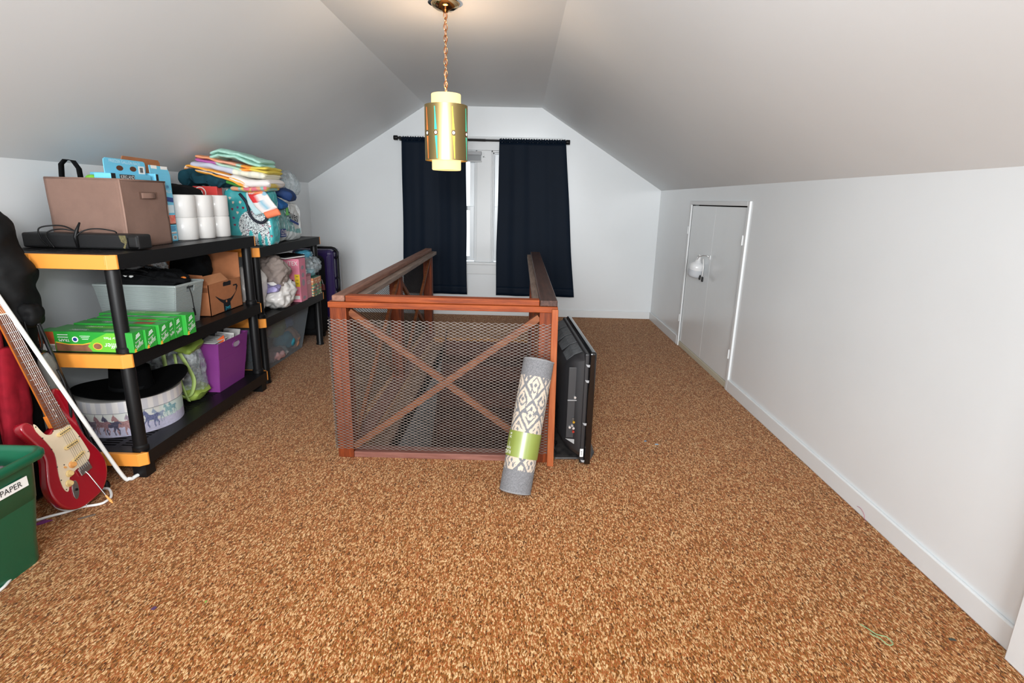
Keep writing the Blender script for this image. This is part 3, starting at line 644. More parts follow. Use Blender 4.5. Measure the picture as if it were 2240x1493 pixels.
m.grid(len(P)-1, 1, lambda u, v: V((P[round(u*(len(P)-1))][0], 2.83+.035*v, P[round(u*(len(P)-1))][1])))
sp = thing('black_bag', 'black bag with a webbing carry loop sticking out of the brown bin', 'bag', (-2.29, 2.86, Z1+.01))
m.build('webbing_loop', M_CLOTHB, sp, smooth=180, solid=.003)
blob((-2.29, 2.90, 1.29), (.07, .085, .155), (.6, .6), .02, 9, 36, 24, 2).build('bag_body', M_CLOTHB, sp, smooth=180)
m = blob((-2.17, 2.86, 1.36), (.055, .05, .115), (.6, .6), .012, 12, 36, 24, 5); tag(m.build('green_pouch', mat('lime_fabric', '7cc23e', .7, bump=.2), smooth=180), 'bright green pouch peeking over the rim of the brown bin', 'pouch')
# ---------- freezer bag boxes
BLU = mat('box_blue', '6fc6e6', .5, var=.03, vscale=10); M_KRAFT = mat('kraft', 'a96b44', .85, var=.08, vscale=30, bump=.1, bscale=200); M_INK = mat('ink_black', '15151a', .6)
M_NAVYI = mat('ink_navy', '1c3c86', .5); M_RED = mat('print_red', 'd8453c', .6, var=.6, vscale=60, vcol='f0a890')
t = thing('freezer_bag_box', 'blue carton lettered FREEZER GALLON BAGS standing inside the brown bin', 'box', (-2.10, 2.95, Z1+.006))
m = MB(); m.box(-2.14, -2.055, 2.812, 3.118, Z1+.008, 1.487); m.build('carton', BLU, t, bevel=.002)
# raised back flap with two hand slots
X = -2.085; fl_ = [(2.812, 1.487), (3.118, 1.487), (3.122, 1.535), (3.118, 1.553), (3.105, 1.558), (2.828, 1.562), (2.815, 1.555), (2.812, 1.54)]
m = MB(); m.prism([(X, y, z) for y, z in fl_], (.004, 0, 0)); m.build('flap', BLU, t)
for yy in (2.92, 3.02): decal(oval(.05, .026), (X+.004, yy, 1.515), (0, 1, 0), (0, 0, 1), mat('slot_brown', '5a3018', .8), t, 'hand_slot')
lettering('FREEZER GALLON BAGS', .015, (X+.004, 2.963, 1.545), (0, 1, -.03), (0, 0, 1), mat('pale_ink', 'd4eef6', .6), t, wmax=.27)
decal(rect(.05, .04), (X+.004, 3.087, 1.512), (0, 1, 0), (0, 0, 1), M_PAPER, t, 'barcode_label')
for k in range(5): decal(rect(.003, .026), (X+.0046, 3.075+k*.005, 1.512), (0, 1, 0), (0, 0, 1), M_INK, t, 'barcode')
decal(rect(.11, .03), (-2.055, 2.93, 1.468), (0, 1, 0), (0, 0, 1), M_INK, t, 'label'); lettering('KIRKLAND', .018, (-2.054, 2.93, 1.47), (0, 1, 0), (0, 0, 1), M_PAPER, t, wmax=.1)
decal(rect(.03, .05), (-2.055, 2.83, 1.462), (0, 1, 0), (0, 0, 1), M_INK, t, 'label')
t = thing('storage_bag_box', 'tall blue and white carton with a food picture beside the brown bin', 'box', (-2.12, 3.22, Z1))
m = MB(); m.box(-2.42, -2.05, 3.152, 3.285, Z1, 1.50); m.build('carton', BLU, t, bevel=.002)
m = MB(); m.prism([(-2.054, 3.145, 1.50), (-2.054, 3.285, 1.50), (-2.056, 3.27, 1.532), (-2.056, 3.255, 1.54), (-2.056, 3.11, 1.543), (-2.054, 3.11, 1.50)], (.003, 0, 0)); m.build('flap', BLU, t)
m = MB(); m.prism([(-2.16, 3.15, 1.46), (-2.16, 3.37, 1.46), (-2.16, 3.37, 1.565), (-2.16, 3.355, 1.58), (-2.16, 3.06, 1.585), (-2.16, 3.05, 1.57), (-2.16, 3.05, 1.46)], (.004, 0, 0)); m.build('kraft_flap', M_KRAFT, t)
UY, UZ = (0, 1, 0), (0, 0, 1)
decal(rect(.05, .042), (-2.053, 3.15, 1.522), UY, UZ, M_PAPER, t); decal(rect(.06, .042), (-2.053, 3.238, 1.52), UY, UZ, M_PAPER, t)
decal(rect(.02, .04), (-2.05, 3.165, 1.475), UY, UZ, M_INK, t, 'label')
lettering('ER', .016, (-2.05, 3.245, 1.428), UY, UZ, M_NAVYI, t); lettering('PLUS', .016, (-2.05, 3.25, 1.402), UY, UZ, M_PAPER, t)
decal([(-.06, .018), (.06, .006), (.06, -.02), (.0, -.014), (-.06, .0)], (-2.05, 3.222, 1.362), UY, UZ, M_NAVYI, t, 'wave')
decal(rect(.07, .045), (-2.05, 3.245, 1.305), UY, UZ, mat('pale_blue', 'd9ecf4', .5), t); decal(rect(.075, .05), (-2.05, 3.244, 1.245), UY, UZ, M_RED, t, 'food_picture'); decal(rect(.075, .006), (-2.05, 3.244, 1.218), UY, UZ, M_INK, t)
for k in range(4): decal(rect(.045-.006*(k % 2), .0025), (-2.05, 3.25, 1.204-k*.007), UY, UZ, M_NAVYI, t, 'small_print')
decal(rect(.045, .011), (-2.05, 3.252, 1.168), UY, UZ, M_PAPER, t); decal(rect(.045, .003), (-2.0494, 3.252, 1.166), UY, UZ, mat('ink_maroon', '6a1f28', .5), t)
decal(rect(.035, .022), (-2.05, 3.255, 1.14), UY, UZ, M_PAPER, t, 'barcode_label')
for k in range(4): decal(rect(.003, .016), (-2.0494, 3.247+k*.006, 1.14), UY, UZ, M_INK, t, 'barcode')
# ---------- soundbar
t = thing('soundbar', 'long black soundbar with looped cables at the front of the top shelf', 'speaker', (-2.16, 2.68, Z1))
m = MB(); m.box(-2.445, -1.866, 2.672, 2.772, Z1+.002, Z1+.074); m.build('body', mat('soundbar_cloth', '101012', .55, bump=.2, bscale=600), t, bevel=.010, seg=3)
decal([(-.02, .03), (.014, .03), (.018, .0), (.004, -.034), (-.006, -.03), (.006, -.01), (-.012, .0)], (-1.94, 2.671, Z1+.04), (1, 0, 0), UZ, mat('gold_fleck', '6b6340', .6, var=.7, vscale=150), t, 'worn_sticker')
m = MB(); m.box(-1.925, -1.867, 2.669, 2.774, Z1+.003, Z1+.073); m.build('end_cap', mat('gloss_black', '0d0d0e', .15), t, bevel=.012, seg=3)
def cable(pts, r, nm, par, mm=M_BLACK, n=8, k=6):
    P = [V(p) for p in pts]; out = []
    for i in range(len(P)-1):
        a, b, c_, d = P[max(i-1, 0)], P[i], P[i+1], P[min(i+2, len(P)-1)]
        for j in range(k):
            s = j/k; out.append(.5*((2*b)+(c_-a)*s+(2*a-5*b+4*c_-d)*s*s+(3*b-a-3*c_+d)*s**3))
    out.append(P[-1]); m = MB(); m.tube(out, r, n); return m.build(nm, mm, par, smooth=180)
cable([(-2.31, 2.662, Z1+.012), (-2.34, 2.662, Z1+.05), (-2.345, 2.668, Z1+.095), (-2.31, 2.70, Z1+.108), (-2.26, 2.72, Z1+.105), (-2.21, 2.73, Z1+.077)], .0035, 'cable', t)
cable([(-2.28, 2.662, Z1+.004), (-2.31, 2.662, Z1+.06), (-2.30, 2.68, Z1+.085), (-2.25, 2.70, Z1+.092), (-2.20, 2.73, Z1+.077)], .0035, 'cable', t)
cable([(-2.165, 2.662, Z1+.006), (-2.163, 2.662, Z1+.06), (-2.13, 2.68, Z1+.09), (-2.08, 2.70, Z1+.098), (-2.02, 2.72, Z1+.088), (-2.01, 2.73, Z1+.077)], .0035, 'cable', t)
m = MB(); m.tube([(-2.165, 2.664, Z1+.01), (-2.168, 2.662, Z1+.06), (-2.16, 2.668, Z1+.09), (-2.148, 2.68, Z1+.128)], [.006, .009, .008, .004], 8); m.build('cable_tie', M_BLACK, t, smooth=180)
# ---------- wrapped rolls
M_ROLL = mat('tissue_white', 'dddbd8', .45, bump=.25, bscale=60, coat=.35)
where = ['nearest', 'middle', 'farthest']
for i, (x, y) in enumerate(((-2.075, 3.395), (-2.055, 3.553), (-2.04, 3.711))):
    for j in range(2):
        t = thing('paper_roll', '%s white wrapped paper roll of the %s stack beside the blue carton' % (('lower', 'upper')[j], where[i]), 'paper roll', (x, y, Z1+.133*j), 'plastic-wrapped paper rolls on the top shelf')
        r = .0775; z = Z1+.134*j
        m = MB(); m.lathe([(.02, .002), (r-.004, .0), (r, .006), (r, .066), (r+.001, .128), (r-.004, .1335), (.022, .132)], (x, y, z), n=40); m.build('tissue', M_ROLL, t, smooth=50)
        m = MB(); m.lathe([(.022, .131), (.022, .03), (.019, .03), (.019, .131)], (x, y, z), n=20); m.build('core', mat('core_card', 'b49a7c', .9), t, smooth=50)
        if i and j == 0:
            m = MB(); m.grid(8, 4, lambda u, v: V((x+(r+.002)*math.cos(-1.95+.5*u), y+(r+.002)*math.sin(-1.95+.5*u), z+.01+.075*v*(1-.3*u)))); m.build('wrapper_print', M_NAVYI, t, solid=.001)
# ---------- red box, black pouch, teal throw
t = thing('red_box', 'red box with a white ring emblem behind the paper rolls', 'box', (-2.2, 3.98, ZU))
m = MB(); m.box(-2.305, -2.135, 3.93, 4.0, ZU, 1.446); m.build('carton', mat('box_red', 'd8413c', .5), t, bevel=.002)
decal(oval(.085, .085, 28), (-2.255, 3.93, 1.40), (1, 0, 0), UZ, M_PAPER, t, 'ring_emblem'); decal(oval(.072, .072, 28), (-2.255, 3.93, 1.40), (1, 0, 0), UZ, MATS['box_red'], t, 'ring_emblem', depth=.0014); decal(oval(.04, .04, 20), (-2.255, 3.93, 1.40), (1, 0, 0), UZ, M_PAPER, t, 'ring_emblem', depth=.002)
blob((-2.23, 3.62, 1.28), (.13, .12, .165), (.45, .5), .015, 8, 40, 24, 11, flat=Z1).build('black_case', M_CLOTHB, smooth=180)
tag(bpy.data.objects['black_case'], 'black fabric case behind the white paper rolls', 'case')
# ---------- bear pack
def scene_pack():
    c, h = V((-1.995, 4.130, 1.235)), V((.172, .075, .205))
    m = blob(c, h, (.22, .22), .006, 9, 300, 220, 21, flat=ZU)
    TE = (.26, .68, .70)
    def col(p):
        if p.y > 4.145: return TE
        u = (p.x-(c.x-h.x))/(2*h.x); v = (p.z-ZU)/(2*h.z); X = 80+1200*u; Y = 1420-1360*v
        k = .05*nz(p, 30, 3); te = tuple(a+k for a in TE)
        for hx, hy, rd in ((190, 95, 0), (260, 300, 0), (330, 400, 0), (515, 395, 0), (295, 560, 1), (580, 525, 1), (435, 520, 2), (310, 770, 2), (325, 935, 1), (420, 640, 0), (700, 200, 1), (800, 330, 0), (1000, 250, 1), (1220, 950, 1), (1235, 1190, 1)):
            dx, dy = abs(X-hx)/34, (Y-hy)/34
            q = (dx*dx+dy*dy*.9-.5)**3 - 1.1*dx*dx*(-dy)**3 if dy < 0 else dx+abs(dy)*.9-.85
            if q < 0: return [(.92, .88, .82), (.55, .16, .25), (.45, .3, .5)][rd]
        body = ((X-810)/385)**2+((Y-930)/360)**2 < 1 or (480 < X < 1190 and 900 < Y and not Y < 900)
        if Y > 1180 and X < 660: body = False
        gaps = ((X-720)/48)**2+((Y-1150)/95)**2 < 1 or (abs(X-(935+(1400-Y)*.0)) < 45*min(1, max(0, (Y-1080)/90)) and Y > 1080) or (abs(X-1095) < 38*min(1, max(0, (Y-1150)/90)) and Y > 1150)
        if Y > 1160 and 650 < X < 790: gaps = gaps or (X < 790-(Y-1160)*.0 and False)
        if body and not gaps:
            n = abs(nz((p.x, p.z, 0), 70, 5)); n2 = abs(nz((p.x*1.6, p.z, 0), 95, 8))
            if n < .06 or n2 < .05: return (.25, .27, .32) if nz(p, 25, 9) < .3 else (.5, .2, .35)
            return (.86, .90, .90)
        return te
    t = thing('teal_package', 'teal plastic package printed with a white doodled animal and hearts', 'package', (c.x, c.y, ZU))
    m.build('wrapper', M_PRINTG, t, smooth=180, cols=vcols(m, col))
    cable([(-2.03, 4.035, 1.40), (-1.985, 4.03, 1.34), (-1.965, 4.025, 1.26), (-1.93, 4.02, 1.215), (-1.88, 4.02, 1.20), (-1.845, 4.02, 1.225), (-1.842, 4.025, 1.27)], .010, 'carry_handle', t, mat('navy_strap', '161c2c', .7))
scene_pack()
# ---------- diaper-like pack
m = blob((-2.03, 4.56, 1.185), (.125, .30, .158), (.35, .3), .016, 8, 160, 100, 31, flat=ZU)
def dcol(p):
    y = (p.y-4.26)/.60; z = (p.z-ZU)/.31; k = .04*nz(p, 25, 2)
    if z < .22+.06*math.sin(5*y): return (.83+k, .86+k, .86+k)
    if z > .30 and y > .62-.3*(z-.5): return (.86+k, .87+k, .86+k)
    return (.50+k, .70+k, .70+k)
t = thing('nappy_pack', 'pale aqua plastic pack with dark lettering at the far end of the top shelf', 'package', (-2.03, 4.56, ZU))
m.build('wrapper', M_PRINTG, t, smooth=180, cols=vcols(m, dcol))
XF = -1.893
decal(rect(.115, .062), (XF-.004, 4.40, 1.105), UY, UZ, M_NAVYI, t, 'count_badge', depth=.004, th=.004); lettering('12', .036, (XF, 4.375, 1.112), UY, UZ, M_PAPER, t, depth=.003); lettering('180', .03, (XF, 4.43, 1.110), UY, UZ, M_PAPER, t, wmax=.05, depth=.003); decal(rect(.09, .004), (XF+.0, 4.40, 1.086), UY, UZ, M_PAPER, t, depth=.0022)
lettering('loves', .075, (XF, 4.60, 1.235), (0, 1, -.25), UZ, M_INK, t, wmax=.25, depth=.003)
decal(rect(.17, .018), (XF-.003, 4.64, 1.18), (0, 1, -.25), UZ, M_NAVYI, t, 'navy_stripe', depth=.004, th=.004)
decal(rect(.045, .065), (XF-.005, 4.33, 1.265), UY, UZ, M_PAPER, t, 'size_label', depth=.004, th=.004); lettering('E', .03, (XF-.004, 4.33, 1.255), UY, UZ, M_INK, t, depth=.006)
decal([(-.028, .03), (.028, .03), (.014, 0), (.03, -.034), (-.026, -.034), (-.012, 0)], (XF+.004, 4.49, 1.275), UY, UZ, mat('lime_clip', '79cf6a', .5), t, 'green_tab', depth=.005, th=.004)

# ---------- pile of towels
def towel(label, path, w, th, cf, seed, yc=4.1, side=(0, 1, 0), layers=1, nm='folded_towel', y0=None, cat='towel'):
    t = thing(nm, label, cat, (path[0][0], yc, min(p[1] for p in path)), 'folded towels on the top shelf')
    lt = th/layers
    for k in range(layers):
        dz = (k-(layers-1)/2)*lt
        P = [(x+.006*nz((k, seed, x), 3), yc+.006*nz((x, k, seed), 4), z+dz) for x, z in path]
        m = slab(P, side, w*(1-.02*k), lt*1.02, seed=seed+k, seg=44, amp=.005); m.build('towel_layer', M_PRINTF, t, smooth=180, cols=vcols(m, lambda p: cf(p, k)))
    a = V((path[0][0], yc, path[0][1])); 
    return t
def flatc(c, var=.03): return lambda p, k: tuple(min(1, max(0, x+var*nz(p, 60, 1)*2)) for x in c)
def stripes(c1, c2, fr, ax=1, edge=None):
    def f(p, k):
        s = (p.z*fr*1.0 if ax == 2 else (p.x if ax == 0 else p.y)*fr)
        return c1 if math.sin(s+2*nz(p, 5, k)) > 0 else c2
    return f
def patch(*cs):
    def f(p, k):
        n = noise.cell_vector(V((p.x*11+k*3, p.y*5, 0)))[0]*.5+.5*nz(p, 14, k)+.3
        return cs[int(abs(n)*len(cs)*1.3) % len(cs)]
    return f
tl = slab([(-2.40, 4.02, 1.475), (-2.30, 4.02, 1.515), (-2.19, 4.02, 1.51), (-2.08, 4.02, 1.47)], (0, 1, 0), .2, .085, seed=40, amp=.03, seg=40)
tag(tl.build('throw_blanket', mat('dark_teal_fleece', '1f4450', .95, var=.2, vscale=20, spec=.1), smooth=180), 'dark teal fleece bundled under the towels, on the red box', 'blanket')
tag(slab([(-2.10, 4.04, 1.485), (-1.98, 4.04, 1.452)], (0, 1, 0), .16, .028, seed=44).build('green_cloth', mat('green_cloth', '3f8a3a', .9, bump=.3), smooth=180), 'green cloth tucked under the orange-striped towel', 'cloth')
towel('crumpled peach, teal and yellow cloth at the bottom of the towel pile', [(-2.06, 1.435), (-1.95, 1.432), (-1.80, 1.442)], .24, .035, patch((.85, .62, .48), (.55, .72, .70), (.85, .78, .4), (.85, .45, .5)), 51, yc=4.08, layers=1)
towel('towel with orange ribbed borders and a curled left end in the pile', [(-2.365, 1.545), (-2.345, 1.572), (-2.25, 1.556), (-2.1, 1.520), (-1.93, 1.458)], .3, .048, lambda p, k: (.98, .68, .27) if (abs(p.z-(1.545-.25*(p.x+2.2)*.7)) > .006 and p.x < -1.95) else (.93, .88, .84), 52, layers=2)
towel('white towel with yellow print on the right of the pile', [(-2.06, 1.508), (-1.92, 1.475), (-1.775, 1.478)], .29, .062, lambda p, k: (.9, .8, .42) if nz(p, 16, 3) > .12 and p.z < 1.475 else (.90, .88, .87), 53)
towel('lilac-grey striped towel in the middle of the pile', [(-2.325, 1.598), (-2.2, 1.588), (-2.0, 1.545), (-1.80, 1.525)], .3, .046, lambda p, k: (.78, .79, .85) if p.x < -2.02 else ((.93, .92, .84) if math.sin(p.x*90) > -.3 else (.86, .86, .80)), 54)
towel('pink, purple and orange beach towel just below the mint one', [(-2.29, 1.640), (-2.2, 1.624), (-1.98, 1.578), (-1.785, 1.562)], .28, .046, lambda p, k: ((.92, .62, .45) if k else (.72, .38, .66)) if p.x < -2.14 else ((.94, .66, .55) if p.x < -2.0 and k else ((.72, .86, .78) if p.x < -1.97 else ((.96, .62, .25) if p.x < -1.90 else (.88, .80, .35)))), 55, layers=2)
towel('mint green towel on top of the pile', [(-2.185, 1.652), (-2.12, 1.677), (-2.0, 1.655), (-1.83, 1.604)], .27, .055, flatc((.66, .84, .78)), 56, layers=2)
# hanging sleeve
t = thing('printed_garment', 'white garment with red and blue print and a coral cuff hanging over the teal package', 'clothing', (-1.84, 3.99, 1.24))
m = slab([(-1.915, 4.035, 1.435), (-1.89, 4.01, 1.40), (-1.845, 4.0, 1.335), (-1.80, 4.0, 1.285)], (1, 0, .45), .125, .03, seed=61, seg=40)
def gcol(p):
    s = (p.x+1.9)*.6-(p.z-1.43)
    if nz(p, 20, 4) > .22 and p.x > -1.9: return (.55, .74, .82)
    if p.x < -1.885 and p.z < 1.40 and p.z > 1.34: return (.85, .2, .22)
    if p.z > 1.405: return (.95, .6, .42)
    return (.90, .88, .87)
m.build('sleeve', M_PRINTF, t, smooth=180, cols=vcols(m, gcol))
slab([(-1.80, 4.0, 1.29), (-1.775, 3.997, 1.245)], (1, 0, .3), .112, .05, seed=62).build('coral_cuff', mat('coral', 'f0825c', .9, bump=.5), t, smooth=180)
m = slab([(-1.95, 4.03, 1.42), (-1.93, 4.012, 1.34), (-1.885, 4.01, 1.26)], (1, 0, .3), .07, .018, seed=63); m.build('pale_blue_panel', mat('pale_aqua', 'b9d8dc', .9, bump=.3), t, smooth=180)
# blue padded bundle and aqua bag
t = thing('blue_bundle', 'rolled navy and blue padded fabric on the pale aqua pack', 'bundle', (-1.9, 4.5, 1.34))
slab([(-2.02, 4.36, 1.43), (-1.93, 4.38, 1.44), (-1.85, 4.42, 1.41), (-1.81, 4.45, 1.36)], (0, 1, .1), .16, .075, seed=70, amp=.012).build('navy_roll', mat('navy_quilt', '17386c', .75, bump=.4, bscale=60), t, smooth=180)
slab([(-2.03, 4.30, 1.395), (-1.95, 4.31, 1.375), (-1.87, 4.34, 1.325), (-1.845, 4.36, 1.30)], (0, 1, .1), .12, .06, seed=71, amp=.01).build('blue_roll', mat('blue_quilt', '1d5e9c', .7, bump=.3, bscale=60), t, smooth=180)
cable([(-2.03, 4.25, 1.425), (-1.95, 4.245, 1.405), (-1.88, 4.27, 1.352), (-1.85, 4.30, 1.318)], .003, 'piping', t, mat('sky_piping', '9fc6dc', .6))
blob((-1.90, 4.34, 1.345), (.016, .02, .013), (1, 1), .001, 9, 20, 12, 2).build('wooden_toggle', mat('toggle', 'd9a878', .5), t, smooth=180)
m = blob((-2.03, 4.46, 1.55), (.12, .18, .055), (.7, .6), .035, 9, 90, 60, 73, rot=('Y', .35))
t = thing('printed_quilt_bag', 'aqua and white printed quilt in clear plastic, rightmost on the towel shelf', 'bag', (-1.98, 4.52, 1.44))
m.build('quilt', M_PRINTF, t, smooth=180, cols=vcols(m, lambda p: [(.42, .66, .74), (.80, .87, .90), (.55, .75, .80), (.72, .8, .84)][int(abs(nz(p, 11, 3))*14) % 4] if nz(p, 60, 2) < .35 else (.7, .25, .4)))
def film_mat():
    m = bpy.data.materials.new('clear_film'); m.use_nodes = True; nt = m.node_tree; nt.nodes.clear()
    o = nt.nodes.new('ShaderNodeOutputMaterial'); t = nt.nodes.new('ShaderNodeBsdfTransparent'); t.inputs[0].default_value = (.93, .96, .97, 1)
    g = nt.nodes.new('ShaderNodeBsdfPrincipled'); g.inputs['Base Color'].default_value = (.75, .82, .85, 1); g.inputs['Roughness'].default_value = .12
    n = nt.nodes.new('ShaderNodeTexNoise'); n.inputs['Scale'].default_value = 28; n.inputs['Detail'].default_value = 5
    tc = nt.nodes.new('ShaderNodeTexCoord'); nt.links.new(tc.outputs['Object'], n.inputs['Vector'])
    bp = nt.nodes.new('ShaderNodeBump'); bp.inputs['Strength'].default_value = .8; bp.inputs['Distance'].default_value = .02; nt.links.new(n.outputs[0], bp.inputs['Height']); nt.links.new(bp.outputs[0], g.inputs['Normal'])
    x = nt.nodes.new('ShaderNodeMixShader'); r = nt.nodes.new('ShaderNodeMapRange'); r.inputs[1].default_value = .4; r.inputs[2].default_value = .75; r.inputs[3].default_value = .16; r.inputs[4].default_value = .6
    nt.links.new(n.outputs[0], r.inputs[0]); nt.links.new(r.outputs[0], x.inputs[0]); nt.links.new(t.outputs[0], x.inputs[1]); nt.links.new(g.outputs[0], x.inputs[2]); nt.links.new(x.outputs[0], o.inputs[0]); return m
M_FILM = film_mat()
blob((-1.96, 4.56, 1.49), (.13, .20, .10), (.8, .7), .03, 7, 60, 40, 77, rot=('Y', .4)).build('clear_wrap', M_FILM, t, smooth=180)

# ================================================================== SECOND SHELF (z = .65)
GRN = mat('box_green', '2fa03a', .35, var=.05, vscale=8, coat=.2); GRN2 = mat('box_lime', '6cbf3a', .35); GRNT = mat('box_green_top', '3f8a4a', .3, coat=.3)
M_YEL = mat('print_yellow', 'f3b43a', .5); M_ORP = mat('print_orange', 'c0562f', .5, var=.4, vscale=20, vcol='8c3a22'); M_BRN = mat('floor_brown', '8a5a40', .6, var=.3, vscale=30); M_WI = mat('white_ink', 'f4f8f6', .5)
ends = [(-1.832, 2.482, 2.556, .098), (-1.822, 2.560, 2.636, .096), (-1.808, 2.642, 2.716, .102), (-1.812, 2.720, 2.770, .104), (-1.812, 2.774, 2.838, .108), (-1.79, 2.842, 2.925, .112)]
order = ['first', 'second', 'third', 'fourth', 'fifth', 'sixth']
XN, XU = (-1, 0, 0), (1, 0, 0)
for i, (x1, y0, y1, h) in enumerate(ends):
    L = .455+(.02 if i == 5 else .0)-.012*i if i < 5 else .47
    t = thing('cloth_refill_box', '%s of the green cleaning-cloth boxes on the middle shelf, counted from the front' % order[i], 'box', (x1-L/2, (y0+y1)/2, Z2), 'green cleaning-cloth boxes')
    z0, z1 = Z2, Z2+h
    m = MB(); m.box(x1-L, x1, y0, y1, z0, z1); m.build('carton', GRN, t, bevel=.002)
    cy = (y0+y1)/2; w = y1-y0
    # end face print
    lettering('Swiffer', w*.34, (x1, cy+w*.04, z0+h*.33), (0, .93, .38), (0, -.38, .93), M_WI, t, wmax=w*.78)
    lettering('Sweeper', w*.12, (x1, cy-w*.04, z0+h*.54), (0, .93, .38), (0, -.38, .93), M_WI, t, wmax=w*.6)
    for k in range(3): decal(rect(w*(.5-.08*k), .0035), (x1, cy, z0+h*(.72+.07*k)), (0, .93, .38), (0, -.38, .93), M_WI, t, 'small_print')
    if i in (0, 1, 2, 5): decal([(-.0, 0), (w*.22, 0), (w*.18, h*.2), (w*.04, h*.14)], (x1, y0+.001, z0+.001), UY, UZ, M_YEL, t, 'yellow_corner')
    decal(rect(L*.55, w*.5), (x1-L*.42, cy, z1), XU, UY, GRN2 if i % 2 else MATS['box_green_top'], t, 'top_print')
    decal(rect(L*.22, w*.42), (x1-L*.22 if i != 3 else x1-L*.3, cy, z1), XU, UY, M_ORP if i in (2, 3) else mat('pale_green', '8fbf8f', .4), t, 'top_print', depth=.0014)
    lettering('Swiffer', w*.3, (x1-L*.62, cy, z1), XN, (0, -1, 0), M_WI, t, depth=.002)
    if i == 0:
        F = y0  # long side facing the room, printed upside down
        decal(rect(.075, h*.96), (x1-L+.040, F, z0+h*.5), XU, UZ, M_ORP, t, 'side_picture')
        decal(rect(.068, h*.34), (x1-L+.042, F, z0+h*.19), XU, UZ, M_PAPER, t, 'barcode_label', depth=.0014)
        for k in range(6): decal(rect(.002, h*.24), (x1-L+.055+k*.004, F, z0+h*.18), XU, UZ, M_INK, t, 'barcode', depth=.0018)
        P = [(-.0, 0), (.17, 0), (.17, h*.42), (.13, h*.33), (.06, h*.32), (0, h*.42)]
        decal(P, (x1-L+.082, F, z0+.002), XU, UZ, M_BRN, t, 'side_picture'); decal([(0, h*.42), (.06, h*.32), (.13, h*.33), (.17, h*.42), (.17, h*.47), (.13, h*.37), (.06, h*.36), (0, h*.47)], (x1-L+.082, F, z0+.002), XU, UZ, M_YEL, t, 'yellow_curve')
        P = [(0, h*.28), (.02, h*.02), (.17, h*.0), (.185, h*.0), (.185, h*.96), (.10, h*.96), (.03, h*.62)]
        decal(P, (x1-L+.235, F, z0+.001), XU, UZ, GRN2, t, 'lime_swoosh', depth=.0016)
        decal(oval(.046, .036), (x1-L+.283, F, z0+h*.30), XU, UZ, M_YEL, t, 'seal', depth=.0022); decal(oval(.038, .028), (x1-L+.283, F, z0+h*.30), XU, UZ, M_BRN, t, 'seal', depth=.0028)
        lettering('Swiffer', .026, (x1-L+.368, F, z0+h*.36), XN, (0, 0, -1), M_WI, t, depth=.003); lettering('or Mats', .013, (x1-L+.348, F, z0+h*.72), XN, (0, 0, -1), M_WI, t, depth=.003)
        lettering('TRAPS', .013, (x1-L+.125, F, z0+h*.58), XN, (0, 0, -1), M_WI, t, depth=.002)
        for k in range(2): decal(rect(.05, .003), (x1-L+.12, F, z0+h*(.72+.12*k)), XU, UZ, M_WI, t, 'small_print')
        decal(oval(.03, .028), (x1-L+.178, F, z0+h*.62), XU, UZ, M_WI, t, 'round_mark'); decal(oval(.02, .018), (x1-L+.178, F, z0+h*.62), XU, UZ, M_NAVYI, t, 'round_mark', depth=.0014)
        for k in range(3): decal(rect(.05-.01*k, .002), (x1-L+.228, F, z0+h*(.8-.08*k)), XU, UZ, M_WI, t, 'small_print', depth=.0024)
# ---------- grey laundry basket
def basket():
    t = thing('laundry_basket', 'grey ribbed plastic basket full of black clothes and cords on the middle shelf', 'basket', (-2.12, 3.1, Z2))
    mt = mat('basket_grey', 'a0a9a8', .45)
    b = (-2.33, -1.945, 2.985, 3.215); tp = (-2.36, -1.905, 2.965, 3.235); z0, z1 = Z2, .893
    def wall(p0, p1, q0, q1, slot=None):
        m = MB(); n = 36
        for k in range(n):
            a, c_ = k/n, (k+.74)/n
            def P(s, k_): return V(p0).lerp(V(p1), s).lerp(V(q0).lerp(V(q1), s), k_)
            nn = (V(p1)-V(p0)).cross(V((0, 0, 1))).normalized()
            segs = [(0, 1)] if not (slot and .80 < a < .93) else [(0, slot[0]), (slot[1], 1)]
            for s0, s1 in segs:
                m.prism([P(s0, a), P(s1, a), P(s1, c_), P(s0, c_)], nn*.005)
        m.prism([V(p0), V(p1), V(q1), V(q0)], V((0, 0, 0))-(V(p1)-V(p0)).cross(V((0, 0, 1))).normalized()*.002) if not slot else None
        return m.build('ribbed_wall', mt, t)
    C0 = [(b[0], b[2]), (b[1], b[2]), (b[1], b[3]), (b[0], b[3])]; C1_ = [(tp[0], tp[2]), (tp[1], tp[2]), (tp[1], tp[3]), (tp[0], tp[3])]
    for i in range(4):
        j = (i+1) % 4; wall((*C0[i], z0), (*C0[j], z0), (*C1_[i], z1), (*C1_[j], z1), (.38, .66) if i in (1, 3) else None)
    m = MB(); m.box(b[0], b[1], b[2], b[3], z0, z0+.005); m.build('bottom', mt, t)
    m = MB()
    x0, x1, y0, y1 = tp
    m.box(x0-.006, x1+.006, y0-.006, y0+.004, z1-.008, z1+.006).box(x0-.006, x1+.006, y1-.004, y1+.006, z1-.008, z1+.006).box(x0-.006, x0+.004, y0, y1, z1-.008, z1+.006).box(x1-.004, x1+.006, y0, y1, z1-.008, z1+.006)
    m.build('rim', mt, t, bevel=.003)
    inn = MB(); inn.frus((b[0]+.006, b[1]-.006, b[2]+.006, b[3]-.006), (tp[0]+.006, tp[1]-.008, tp[2]+.006, tp[3]-.006), z0+.006, z1-.03); inn.build('liner', mat('basket_inner', '8e9698', .6), t)
basket()
t = thing('black_clothes', 'heap of black clothes and cords in the grey basket', 'clothes', (-2.12, 3.1, .86))
m = blob((-2.13, 3.10, .905), (.205, .115, .062), (.8, .6), .045, 12, 90, 50, 81); m.build('garment', M_CLOTHB, t, smooth=180)
